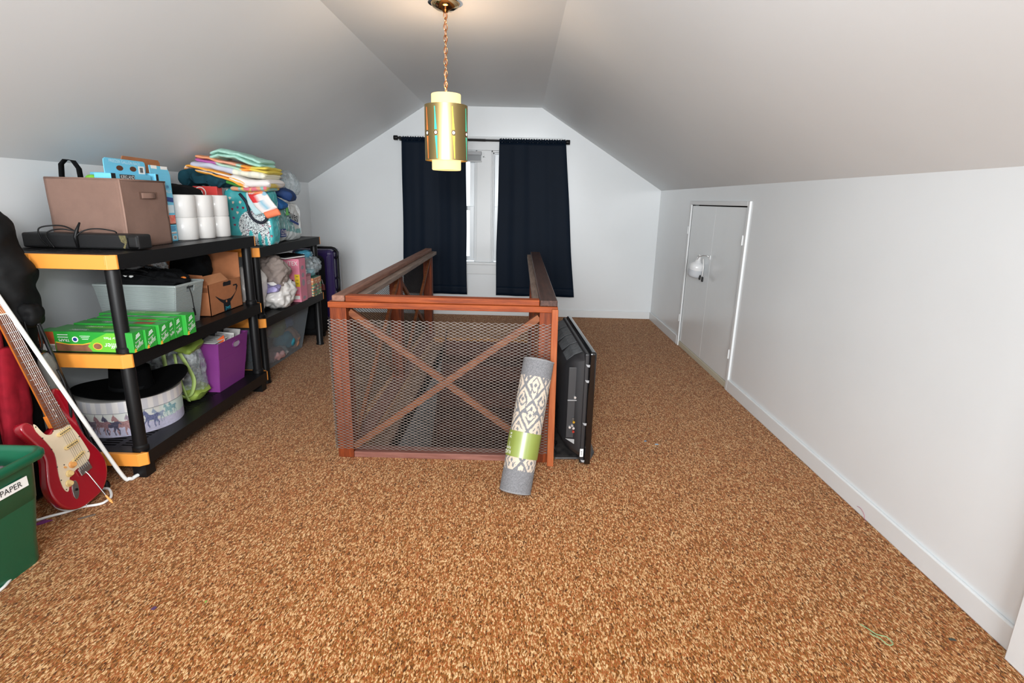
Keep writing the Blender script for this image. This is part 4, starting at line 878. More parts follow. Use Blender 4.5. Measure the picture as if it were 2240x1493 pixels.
cable([(-2.28, 2.99, .92), (-2.25, 3.02, .975), (-2.16, 3.06, .995), (-2.05, 3.08, .97), (-2.02, 3.05, .93)], .006, 'cord', t)
cable([(-2.30, 3.0, .91), (-2.24, 3.03, .95), (-2.13, 3.02, .975), (-2.06, 3.03, .945)], .005, 'cord', t)
cable([(-2.32, 3.02, .93), (-2.22, 3.0, .945), (-2.12, 2.99, .95), (-1.98, 3.0, .92)], .004, 'cord', t)
cable([(-1.95, 3.07, .92), (-1.91, 3.08, .895), (-1.895, 3.09, .84), (-1.892, 3.095, .76), (-1.893, 3.105, .715), (-1.890, 3.095, .71), (-1.893, 3.088, .75)], .003, 'drawstring', t)
for x in (-2.2, -2.165): blob((x, 3.0, .94), (.012, .01, .008), (1, 1), .001, 5, 16, 10, 1).build('white_toggle', M_WHITEP, t, smooth=180)
slab([(-2.03, 3.02, .935), (-1.95, 3.03, .925), (-1.90, 3.09, .91)], (0, 1, 0), .06, .028, seed=85).build('umbrella_sleeve', M_CLOTHB, t, smooth=180)
blob((-1.925, 3.085, .925), (.016, .013, .01), (1, 1), .001, 5, 16, 10, 1).build('orange_tip', mat('orange_tip', 'd8762c', .4), t, smooth=180)
tag(blob((-2.13, 3.18, .975), (.055, .05, .04), (.8, .8), .03, 16, 50, 30, 88).build('plastic_bag', M_FILM, smooth=180), 'crumpled clear plastic bag on the black clothes in the basket', 'bag')
# ---------- carton with smile
def carton():
    t = thing('cardboard_box', 'open cardboard box with a curved black arrow print on the middle shelf', 'box', (-2.1, 3.51, Z2))
    x0, x1, y0, y1, z0, z1 = -2.33, -1.922, 3.315, 3.712, Z2, .848
    m = MB(); th = .004
    m.box(x0, x1, y0, y0+th, z0, z1).box(x0, x1, y1-th, y1, z0, z1).box(x0, x0+th, y0, y1, z0, z1).box(x1-th, x1, y0, y1, z0, z1).box(x0, x1, y0, y1, z0, z0+th)
    m.build('carton', M_KRAFT, t)
    m = MB(); m.add([(x0, y1, z1), (x1, y1, z1), (x1-.004, y1+.012, z1+.165), (x0, y1+.012, z1+.175)], [(0, 1, 2, 3)]); m.build('back_flap', M_KRAFT, t, solid=.004)
    m = MB(); m.add([(x0, y0, z1), (x1, y0, z1), (x1-.0, y0-.05, z1+.065), (x0, y0-.05, z1+.085)], [(0, 1, 2, 3)]); m.build('front_flap', M_KRAFT, t, solid=.004)
    m = MB(); m.add([(x1, y0+.01, z1), (x1, y1-.16, z1+.002), (x1-.03, y1-.19, z1+.05), (x1-.06, y0+.01, z1+.045)], [(0, 1, 2, 3)]); m.build('side_flap', mat('kraft_light', 'bd8158', .8, var=.05), t, solid=.004)
    m = MB(); m.add([(x0, y0, z1), (x0, y1, z1), (x0+.03, y1, z1+.14), (x0+.03, y0, z1+.14)], [(0, 1, 2, 3)]); m.build('side_flap', M_KRAFT, t, solid=.004)
    X = x1
    # smile arc
    P = []; Q = []
    for k in range(17):
        s = k/16; y = 3.385+.262*s; zc = .765-.062*math.sin(PI*min(1, s*.95))+.012*s; w = .0025+.0105*math.sin(PI*min(1, s*1.1))
        P.append((y, zc+w)); Q.append((y, zc-w))
    decal([(a-3.5, b-.7) for a, b in Q+P[::-1]], (X, 3.5, .7), UY, UZ, M_INK, t, 'smile_arrow')
    decal([(.0, .0), (.024, .028), (.012, .044), (-.035, .044), (-.035, .035), (.006, .034), (-.006, .008)], (X, 3.642, .765), UY, UZ, M_INK, t, 'arrow_head')
    decal(rect(.085, .075), (X, 3.51, Z2+.04), UY, UZ, M_INK, t, 'tape', depth=.0012)
    decal([(-.03, -.004), (0, -.012), (.03, -.004), (.03, .0), (0, -.007), (-.03, 0)], (X+.0006, 3.515, .682), UY, UZ, mat('tape_cyan', '2aa0b8', .4), t, 'tape_print', depth=.0016)
    lettering('prime', .02, (X+.0006, 3.515, .668), UY, UZ, MATS['tape_cyan'], t, depth=.0018)
    decal(oval(.018, .016), (X+.0006, 3.505, .715), UY, UZ, M_KRAFT, t, 'tape_tear', depth=.0018)
    decal([(-.05, -.01), (.045, -.012), (.05, .014), (.03, .018), (.0, .014), (-.04, .018), (-.05, .008)], (X, 3.535, .825), UY, UZ, M_INK, t, 'handling_mark')
    decal(rect(.05, .03), (x1-.03, y0, .815), XU, UZ, mat('kraft_dark', '7c4c2e', .9), t, 'label_outline')
carton()
t = tag(blob((-2.2, 3.62, .93), (.12, .07, .085), (.4, .5), .02, 12, 50, 30, 91).build('black_case', M_CLOTHB, smooth=180), 'black case lying in the open cardboard box', 'case')

# ================================================================== BOTTOM SHELF (z = .14)
def hatbox():
    cx, cy = -2.175, 2.86; r = .252; zb, zt, zl = Z3, .335, .272
    t = thing('hat_box', 'round white hat box printed with running horses on the bottom shelf', 'box', (cx, cy, Z3))
    horse = [(-.50, .30), (-.46, .42), (-.40, .50), (-.36, .60), (-.33, .49), (-.22, .40), (-.12, .24), (.05, .20), (.25, .22), (.36, .26), (.45, .20), (.56, .10), (.50, .06), (.44, .12), (.38, .08), (.34, -.08), (.44, -.25), (.40, -.48), (.35, -.46), (.37, -.27), (.24, -.12), (.17, -.30), (.22, -.48), (.16, -.48), (.10, -.28), (.12, -.06), (-.02, -.08), (-.16, -.06), (-.22, -.24), (-.14, -.44), (-.20, -.46), (-.29, -.25), (-.26, -.05), (-.34, -.12), (-.46, -.26), (-.50, -.24), (-.38, -.04), (-.34, .10), (-.37, .28), (-.46, .24)]
    def inside(x, y):
        c_ = False; n = len(horse); j = n-1
        for i in range(n):
            xi, yi = horse[i]; xj, yj = horse[j]
            if (yi > y) != (yj > y) and x < (xj-xi)*(y-yi)/(yj-yi)+xi: c_ = not c_
            j = i
        return c_
    vd = math.atan2(-cy, -cx)
    HS = [(-.60, .5, 1.0, (.62, .48, .50)), (-.42, .48, 1.05, (.33, .32, .40)), (-.22, .47, 1.1, (.66, .50, .50)), (.0, .5, 1.0, (.60, .55, .60)), (.32, .53, 1.0, (.42, .45, .60)), (.47, .60, .8, (.60, .66, .74)), (.72, .68, .75, (.55, .70, .72)), (.84, .70, .7, (.50, .66, .70)), (-.85, .5, 1.0, (.5, .45, .5))]
    nu, nv = 620, 64
    def col(u, v):
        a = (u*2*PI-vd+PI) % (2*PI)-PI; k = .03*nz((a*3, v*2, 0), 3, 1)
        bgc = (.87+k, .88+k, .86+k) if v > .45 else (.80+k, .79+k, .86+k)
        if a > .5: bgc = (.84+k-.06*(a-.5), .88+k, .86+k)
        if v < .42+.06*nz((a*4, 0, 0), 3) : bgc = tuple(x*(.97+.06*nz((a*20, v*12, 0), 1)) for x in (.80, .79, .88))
        for ha, hv, s, c_ in HS:
            x = (a-ha)*r/(.085*s)/1.0; y = (v-hv)*(zl-zb)/(.105*s)
            if abs(x) < .62 and abs(y) < .62 and inside(x, y):
                q = .10*nz((a*40, v*14, 0), 1, 6); return tuple(z+q for z in c_)
        return bgc
    m = MB(); m.grid(nu, nv, lambda u, v: V((cx+(r-.004)*math.cos(2*PI*u), cy+(r-.004)*math.sin(2*PI*u), zb+(zl-zb)*v)), wrap=True)
    m.build('printed_wall', M_PRINT, t, smooth=180, cols=[col(i/nu, j/nv) for j in range(nv+1) for i in range(nu)])
    m = MB(); m.grid(360, 3, lambda u, v: V((cx+r*math.cos(2*PI*u), cy+r*math.sin(2*PI*u), zl+(zt-zl)*v)), wrap=True)
    m.build('lid_rim', M_PRINT, t, smooth=180, cols=[((.80, .80, .82) if (i//6) % 2 else (.88, .87, .86)) for j in range(4) for i in range(360)])
    m = MB(); m.lathe([(r, 0), (r-.006, .002), (0, .002)], (cx, cy, zt), n=72); m.build('lid_top', mat('lid_grey', 'a9a7a3', .8), t)
    m = MB(); m.lathe([(r-.004, 0), (0, 0)], (cx, cy, zb+.001), n=48); m.build('base', M_PAPER, t)
    m = MB(); m.lathe([(r+.0004, 0), (r+.0008, .001), (r+.0004, .002)], (cx, cy, zl), n=72); m.build('lid_edge', mat('edge_grey', '6f7480', .7), t)
    # black hat on the lid
    t = thing('cowboy_hat', 'wide-brimmed black felt hat resting on the horse hat box', 'hat', (cx+.02, cy-.0, zt))
    fm = mat('black_felt', '060607', .95, spec=.08, bump=.2, bscale=300)
    hx, hy = cx+.035, cy-.02
    m = MB()
    def brim(u, v):
        a = 2*PI*u; rr = .085+(.25-.085)*v; la = a-vd
        el = 1+.10*math.cos(2*(la-1.3))
        z = zt+.012+.075*(v**2)*(abs(math.sin(la-.1))**2.2)*(1 if math.sin(la-.1) > 0 else .35)
        return V((hx+rr*el*math.cos(a), hy+rr*el*math.sin(a), z))
    m.grid(96, 16, brim, wrap=True); m.build('brim', fm, t, smooth=180, solid=.005)
    m = MB()
    def crown(u, v):
        a = 2*PI*u; rr = .098*(1-.12*v) if v < .85 else .098*.9*(1-(v-.85)/.15)
        z = zt+.012+.115*min(1, v/.85)-(.03*math.exp(-((math.sin(a-vd)*rr/.03)**2)) if v > .7 else 0)
        return V((hx+rr*1.12*math.cos(a), hy+rr*math.sin(a), z))
    m.grid(64, 20, crown, wrap=True); m.build('crown', fm, t, smooth=180)
    m = MB(); m.lathe([(.103, 0), (.106, .004), (.106, .018), (.102, .022)], (hx, hy, zt+.014), n=48); m.build('hat_band', M_CLOTHB, t, smooth=60)
hatbox()
# ---------- clear bag with lime straps
t = thing('vinyl_tote', 'clear vinyl tote with lime green straps and base between the hat box and purple bin', 'bag', (-2.08, 3.22, Z3))
LM = mat('lime_nylon', '93ad4a', .6, var=.1, vscale=15, bump=.2, bscale=40)
X0, X1, Ya, Yb = -2.34, -1.965, 3.135, 3.31
slab([(X0, (Ya+Yb)/2, Z3+.045), (X1, (Ya+Yb)/2, Z3+.045)], UY, .17, .085, seed=92, amp=.012).build('lime_base', LM, t, smooth=180)
blob(((X0+X1)/2, (Ya+Yb)/2, .32), (.185, .088, .16), (.4, .4), .02, 8, 60, 40, 93).build('vinyl_body', M_FILM, t, smooth=180)
slab([(X0, (Ya+Yb)/2, .478), (X1-.01, (Ya+Yb)/2, .482)], UY, .165, .05, seed=94, amp=.012).build('lime_top', LM, t, smooth=180)
def ribbon(P, side, w, nm, mm, par, k=6):
    P = [V(p) for p in P]; out = []
    for i in range(len(P)-1):
        a, b, c_, d = P[max(i-1, 0)], P[i], P[i+1], P[min(i+2, len(P)-1)]
        for j in range(k): s = j/k; out.append(.5*((2*b)+(c_-a)*s+(2*a-5*b+4*c_-d)*s*s+(3*b-a-3*c_+d)*s**3))
    out.append(P[-1]); m = MB(); n = len(out)-1; sd = V(side).normalized()*w/2
    m.grid(1, n, lambda u, v: out[round(v*n)]+sd*(2*u-1)); return m.build(nm, mm, par, smooth=180, solid=.002)
LS = mat('lime_strap', '9fb86a', .6)
ribbon([(-2.13, 3.118, .465), (-2.115, 3.105, .36), (-2.09, 3.10, .28), (-2.05, 3.10, .205), (-2.01, 3.10, .19), (-1.975, 3.10, .22), (-1.955, 3.105, .30), (-1.985, 3.112, .38), (-2.03, 3.118, .465)], (1, 0, .15), .026, 'strap_loop', LS, t)
ribbon([(-2.06, 3.115, .46), (-2.045, 3.106, .33), (-2.02, 3.108, .21), (-2.01, 3.12, .155)], (1, 0, 0), .018, 'strap', LS, t)
blob((-2.16, 3.21, .30), (.11, .06, .12), (.5, .5), .03, 10, 40, 26, 95).build('dark_contents', mat('dark_plum', '2e2430', .7, var=.4, vscale=30), t, smooth=180)
for z in (.205, .23, .30, .33, .355): 
    m = MB(); m.cyl((-2.06, 3.125, z), (-2.03, 3.122, z), .008, n=10); m.build('bright_bits', mat('foil', 'd9d9d9', .2, .6), t, smooth=40)
# ---------- purple bin
def pbin():
    t = thing('purple_bin', 'tall purple plastic file bin with papers at the end of the bottom shelf', 'bin', (-2.0, 3.5, Z3))
    PM = mat('purple_plastic', '823a84', .35, var=.05, vscale=6)
    b = (-2.03, -1.938, 3.335, 3.655); tp = (-2.05, -1.915, 3.335, 3.72); z0, z1 = Z3, .462
    B = [(b[0], b[2]), (b[1], b[2]), (b[1], b[3]), (b[0], b[3])]; Tt = [(tp[0], tp[2]), (tp[1], tp[2]), (tp[1], tp[3]), (tp[0], tp[3])]
    for i in range(4):
        j = (i+1) % 4; m = MB()
        for k in range(3):
            a, c_ = k/3, (k+1)/3
            f = lambda s, q: V((*B[i], z0)).lerp(V((*B[j], z0)), s).lerp(V((*Tt[i], z1)).lerp(V((*Tt[j], z1)), s), q)
            n = (V((*B[j], 0))-V((*B[i], 0))).cross(V((0, 0, 1))).normalized()*.0015*(k % 2)
            m.add([f(0, a)+n, f(1, a)+n, f(1, c_)+n, f(0, c_)+n], [(0, 1, 2, 3)])
        m.build('bin_wall', PM, t, solid=.004)
    m = MB(); m.box(b[0], b[1], b[2], b[3], z0, z0+.004); m.build('bottom', PM, t)
    m = MB(); x0, x1, y0, y1 = tp
    for a in ((x0-.004, x1+.004, y0-.004, y0+.002), (x0-.004, x1+.004, y1-.002, y1+.004), (x0-.004, x0+.002, y0, y1), (x1-.002, x1+.004, y0, y1)): m.box(*a, z1-.006, z1+.003)
    m.build('rim', PM, t, bevel=.002)
    decal(oval(.095, .045, 24), (-1.9195, 3.555, .415), UY, UZ, mat('handle_hole', 'a89cab', .8), t, 'handle_hole', depth=.004, th=.002)
    m = MB(); c0 = V((-1.915, 3.555, .415)); m.tube([c0+V((.002, .0475*math.cos(a), .0225*math.sin(a))) for a in [2*PI*k/24 for k in range(25)]], .003, 6); m.build('handle_rim', PM, t, smooth=180)
    for k, (y, l, w, tl_) in enumerate(((3.36, .12, 'paper', .02), (3.43, .10, 'paper2', .05), (3.5, .12, 'paper', .0), (3.56, .10, 'paper2', .03))):
        pm = M_PAPER if k % 2 == 0 else mat('grey_paper', 'b9b6b4', .8)
        m = MB(); m.add([(-2.035, y, .30), (-1.935, y, .30), (-1.925, y+tl_+.06, .472+.006*k), (-2.04, y+tl_+.06, .480+.006*k)], [(0, 1, 2, 3)]); m.build('paper_sheet', pm, t, solid=.004)
    m = MB(); m.add([(-1.95, 3.40, .455), (-1.925, 3.44, .455), (-1.93, 3.44, .50), (-1.955, 3.40, .475)], [(0, 1, 2, 3)]); m.build('orange_folder', mat('bright_orange', 'e8622a', .6), t, solid=.003)
    m = MB(); m.add([(-2.045, 3.345, .467), (-1.935, 3.34, .467), (-1.925, 3.47, .478), (-2.045, 3.47, .485)], [(0, 1, 2, 3)]); m.build('envelope', M_PAPER, t, solid=.003)
    for k in range(3): decal(rect(.04, .004), (-1.99, 3.38+k*.03, .4745+.003*k), XU, UY, M_INK, t, 'small_print', depth=.004)
pbin()

# ================================================================== UNIT 2 SHELF (z = .51)
t = thing('white_bag', 'white plastic bag stuffed full, leaning out of the far shelving unit', 'bag', (-2.0, 4.2, ZV))
WP = mat('white_film', 'e4e1dd', .4, var=.05, vscale=8, bump=.7, bscale=28, coat=.2)
blob((-1.97, 4.33, .635), (.135, .13, .125), (.7, .7), .04, 9, 70, 44, 101, flat=ZV).build('bag_body', WP, t, smooth=180)
t = thing('white_sack', 'tall white sack with a slate panel behind the unit post', 'bag', (-2.1, 4.08, ZV))
blob((-2.09, 4.09, .69), (.145, .11, .18), (.6, .7), .03, 8, 60, 40, 102, flat=ZV).build('bag_body', WP, t, smooth=180)
slab([(-1.985, 3.99, .80), (-1.975, 3.985, .70), (-1.965, 3.99, .60)], XU, .09, .02, seed=4).build('slate_panel', mat('slate', '57626a', .7, bump=.3), t, smooth=180)
t = tag(blob((-1.955, 4.30, .815), (.125, .10, .10), (.8, .8), .045, 9, 70, 44, 104, rot=('Y', .5)).build('taupe_cushion', mat('taupe_cloth', '93867f', .95, var=.15, vscale=25, bump=.4, bscale=200), smooth=180), 'crumpled taupe cloth bundle on top of the white bag', 'cloth')
t = tag(slab([(-2.02, 4.19, .70), (-1.94, 4.185, .685), (-1.87, 4.20, .71)], UY, .09, .06, seed=7, amp=.02).build('lilac_cloth', mat('lilac_cloth', 'a79fc9', .9, var=.5, vscale=14, vcol='3c3a78', bump=.3), smooth=180), 'lilac and navy cloth squeezed between the taupe bundle and white bag', 'cloth')
t = thing('pink_inflatable_box', 'tall pink carton with a yellow side label standing on the far shelving unit', 'box', (-1.95, 4.65, ZV))
PK = mat('box_pink', 'e88ba2', .4); 
m = MB(); m.box(-2.06, -1.862, 4.585, 4.725, ZV, .878); m.build('carton', PK, t, bevel=.002)
lettering('INTEX', .036, (-1.935, 4.585, .838), XU, UZ, M_PAPER, t, wmax=.12)
decal(rect(.044, .105), (-1.885, 4.585, .695), XU, UZ, mat('label_yellow', 'e5bf2c', .5), t, 'yellow_label')
for k in range(3): decal(rect(.018, .004), (-1.885, 4.5842, .73-.03*k), XU, UZ, M_INK, t, 'small_print', depth=.0012)
decal(rect(.055, .03), (-1.90, 4.585, .55), XU, UZ, M_PAPER, t, 'barcode_label'); decal(rect(.05, .005), (-1.90, 4.585, .573), XU, UZ, mat('bright_orange', 'e8622a', .6), t)
decal(oval(.02, .045), (-1.925, 4.585, .68), XU, UZ, mat('ink_brown', '4a2a1c', .6), t)
for z, h in ((.80, .035), (.735, .04), (.67, .06), (.54, .03)): decal(oval(.06, h), (-1.862, 4.655, z), UY, UZ, mat('print_grey', 'a89aa4', .5), t, 'side_picture')
t = thing('pink_tub', 'small dusty-pink box between the pink box and the floral one', 'box', (-1.95, 4.8, ZV))
m = MB(); m.box(-2.05, -1.874, 4.735, 4.862, ZV, .712); m.build('carton', mat('dusty_pink', 'd1939c', .45), t, bevel=.004)
lettering('GO', .03, (-1.874, 4.80, .65), UY, UZ, M_PAPER, t); m = MB(); m.box(-2.052, -1.872, 4.733, 4.864, .705, .722); m.build('lid', mat('mauve', 'a86a76', .5), t, bevel=.003)
t = thing('floral_box', 'small orange and green floral printed box at the far end of the unit shelf', 'box', (-1.95, 5.0, ZV))
m = MB(); nb = 40
m.grid(nb, nb, lambda u, v: V((-1.862, 4.875+.20*u, ZV+.165*v))); m.grid(nb, nb, lambda u, v: V((-2.02+.158*u, 4.875, ZV+.165*v)))
def fcol(p):
    s = (p.z-ZV)/.165; n = noise.cell_vector(V((p.y*38, p.z*38, p.x*38)))
    d = math.hypot(((p.y*38) % 1)-.5, ((p.z*38) % 1)-.5) if p.x > -1.87 else math.hypot(((p.x*38) % 1)-.5, ((p.z*38) % 1)-.5)
    if s > .68: return (.84, .55, .38) if d > .3 or n[0] < .3 else (.93, .88, .78)
    if d < .38: return [(.9, .86, .72), (.75, .2, .24), (.88, .55, .3), (.55, .62, .35)][int(abs(n[0])*3.99)]
    return (.35, .55, .48)
m.build('printed_faces', M_PRINT, t, cols=vcols(m, fcol))
m = MB(); m.box(-2.02, -1.8635, 4.8765, 5.075, ZV, ZV+.165); m.build('carton', mat('sage_card', '5f8f7c', .6), t)
t = thing('tablet', 'black and white flat tray lying on top of the pink box', 'tray', (-1.95, 4.62, .88))
m = MB(); m.prism([(-2.08, 4.50, .895), (-1.93, 4.48, .885), (-1.85, 4.70, .888), (-2.0, 4.72, .898)], (0, 0, .010)); m.build('white_edge', M_WHITEP, t, bevel=.004)
m = MB(); m.prism([(-2.08, 4.50, .906), (-1.93, 4.48, .896), (-1.85, 4.70, .899), (-2.0, 4.72, .909)], (0, 0, .010)); m.build('black_top', M_BLACK, t, bevel=.004)
t = thing('clear_bags', 'clear plastic bags with blue contents piled above the floral box', 'bag', (-1.92, 4.95, .68))
blob((-1.93, 4.93, .80), (.10, .13, .085), (.8, .8), .035, 10, 60, 40, 111).build('film', M_FILM, t, smooth=180)
blob((-1.95, 4.93, .885), (.07, .10, .04), (.8, .8), .02, 14, 50, 30, 112).build('blue_wrap', mat('blue_foil', '4d9ab5', .2, var=.3, vscale=20, bump=.6, bscale=60, coat=.4), t, smooth=180)
blob((-1.95, 4.97, .715), (.07, .10, .04), (.8, .8), .015, 14, 40, 26, 113).build('teal_wrap', mat('teal_film', '7fb4bd', .25, bump=.6, bscale=50), t, smooth=180)
m = MB(); m.lathe([(0, 0), (.018, 0), (.02, .004), (.02, .02), (.014, .024), (.02, .028), (.02, .042), (0, .044)], (-1.905, 4.80, .722), n=24); m.build('white_cap', M_WHITEP, t, smooth=50)
# ---------- clear tote on floor
def tote():
    t = thing('clear_storage_tote', 'smoky clear plastic tote of toys on the floor below the far unit', 'tote', (-2.26, 4.6, 0))
    m_ = bpy.data.materials.new('smoky_plastic'); m_.use_nodes = True; nt = m_.node_tree; nt.nodes.clear()
    o = nt.nodes.new('ShaderNodeOutputMaterial'); tr = nt.nodes.new('ShaderNodeBsdfTransparent'); tr.inputs[0].default_value = (.9, .93, .95, 1)
    g = nt.nodes.new('ShaderNodeBsdfPrincipled'); g.inputs['Base Color'].default_value = (*lin('a6b0b7'), 1); g.inputs['Roughness'].default_value = .3
    x = nt.nodes.new('ShaderNodeMixShader'); x.inputs[0].default_value = .34
    nt.links.new(tr.outputs[0], x.inputs[1]); nt.links.new(g.outputs[0], x.inputs[2]); nt.links.new(x.outputs[0], o.inputs[0])
    b = (-2.46, -2.045, 4.20, 4.96); tp = (-2.49, -1.985, 4.10, 5.06); z0, z1 = .004, .415
    B = [(b[0], b[2]), (b[1], b[2]), (b[1], b[3]), (b[0], b[3])]; T = [(tp[0], tp[2]), (tp[1], tp[2]), (tp[1], tp[3]), (tp[0], tp[3])]
    m = MB()
    for i in range(4):
        j = (i+1) % 4; m.add([(*B[i], z0), (*B[j], z0), (*T[j], z1), (*T[i], z1)], [(0, 1, 2, 3)])
    m.add([(*p, z0) for p in B], [(3, 2, 1, 0)]); m.build('tote_body', m_, t, solid=.004)
    x0, x1, y0, y1 = tp; m = MB()
    for a in ((x0-.012, x1+.012, y0-.014, y0+.004), (x0-.012, x1+.012, y1-.004, y1+.014), (x0-.012, x0+.004, y0, y1), (x1-.004, x1+.014, y0, y1)): m.box(*a, z1-.016, z1+.006)
    m.build('tote_rim', mat('tote_rim', '8f989e', .3), t, bevel=.004)
    items = [((-2.14, 4.72, .14), (.075, .09, .08), 'teal_toy', '35a0b5'), ((-2.16, 4.62, .27), (.07, .12, .08), 'green_toy', '8a9a3a'), ((-2.13, 4.45, .07), (.07, .14, .05), 'pink_toy', 'd0a8a8'), ((-2.13, 4.86, .12), (.06, .07, .09), 'peach_toy', 'd8a080'),
             ((-2.22, 4.35, .18), (.09, .1, .14), 'grey_toy', '6b6f78'), ((-2.3, 4.7, .16), (.1, .2, .14), 'dark_toy', '484b55'), ((-2.14, 4.80, .30), (.05, .06, .07), 'blue_toy', '5c86b8'), ((-2.12, 4.33, .33), (.05, .07, .05), 'brown_toy', '7a5244'), ((-2.13, 4.60, .06), (.05, .06, .045), 'white_toy', 'd8d8d8')]
    for k, (c_, h, nm, cc) in enumerate(items):
        blob((c_[0]+.035, c_[1], c_[2]), h, (.8, .8), .03, 12, 36, 24, 120+k, flat=.008).build(nm, mat('toy_'+cc, cc, .6, var=.2, vscale=30), t, smooth=180)
    m = MB(); m.tube([(-2.16, 4.36, .405), (-2.06, 4.80, .455)], [.045, .045], 20); m.build('magenta_tube', mat('magenta', '8f3f7c', .4), t, smooth=40)
tote()

# ================================================================== SUITCASES
def suitcase(label, x0, x1, y0, y1, z0, z1, col, edge, nm, grp='suitcases in the corner', ribs=6):
    t = thing(nm, label, 'suitcase', ((x0+x1)/2, (y0+y1)/2, 0), grp)
    m = MB(); m.box(x0, x1, y0, y1, z0, z1); m.build('shell', mat(nm+'_shell', col, .25, coat=.3), t, bevel=.05, seg=5)
    m = MB(); ym = (y0+y1)/2; k = .05; P = []
    for cx_, cz_, a0 in ((x1-k, z1-k, 0), (x0+k, z1-k, 90), (x0+k, z0+k, 180), (x1-k, z0+k, 270)):
        P += [(cx_+(k+.006)*math.cos(math.radians(a0+a)), ym, cz_+(k+.006)*math.sin(math.radians(a0+a))) for a in (0, 30, 60, 90)]
    P.append(P[0]); m.tube(P, .014, 8, cap=False); m.build('zip_frame', M_BLACK, t, smooth=180)
    for i in range(ribs):
        xx = x0+.06+(x1-x0-.12)*i/(ribs-1); m = MB(); m.box(xx-.008, xx+.008, y0-.006, y0+.004, z0+.07, z1-.07); m.build('rib', mat(nm+'_shell', col, .25), t, bevel=.004)
    for k_, (zc, hh) in enumerate(((z1-.05, .05), (z1-.35, .09))):
        m = MB(); m.tube([(x1-.01, ym-.05, zc-hh), (x1+.022, ym-.05, zc-hh*.6), (x1+.026, ym-.05, zc+hh*.4), (x1-.01, ym-.05, zc+hh*.7)], .012, 8); m.build('handle', M_BLACK, t, smooth=180)
    for xx in (x0+.05, x1-.05):
        for yy in (y0+.05, y1-.05):
            m = MB(); m.cyl((xx-.012, yy, .027), (xx+.012, yy, .027), .026, n=20); m.box(xx-.016, xx+.016, yy-.014, yy+.014, .03, z0+.01); m.build('wheel', M_BLACK, t, smooth=40)
    return t
suitcase('glossy dark purple hard-shell suitcase in the far left corner', -2.32, -1.895, 5.52, 5.80, .06, .875, '2e2150', None, 'purple_suitcase')
t = thing('black_suitcase', 'black soft suitcase standing in front of the purple one', 'suitcase', (-2.15, 5.34, 0), 'suitcases in the corner')
m = MB(); m.box(-2.38, -1.94, 5.20, 5.46, .05, .83); m.build('body', M_CLOTHB, t, bevel=.06, seg=5)
m = MB(); m.box(-2.33, -1.99, 5.165, 5.21, .12, .70); m.build('front_pocket', M_CLOTHB, t, bevel=.03, seg=4)
m = MB(); m.tube([(-2.0, 5.30, .60), (-1.935, 5.30, .60), (-1.925, 5.30, .55), (-1.93, 5.30, .50)], .003, 6); m.build('zip_pull', M_CHROME, t, smooth=180)
m = MB(); m.prism([(-1.936, 5.28, .50), (-1.936, 5.36, .49), (-1.936, 5.35, .55), (-1.936, 5.29, .56)], (.006, 0, 0)); m.build('red_tag', mat('tag_red', '7c2530', .5), t)
for xx in (-2.33, -1.99):
    for yy in (5.25, 5.41):
        m = MB(); m.cyl((xx-.012, yy, .026), (xx+.012, yy, .026), .026, n=20); m.box(xx-.014, xx+.014, yy-.012, yy+.012, .03, .06); m.build('wheel', M_BLACK, t, smooth=40)

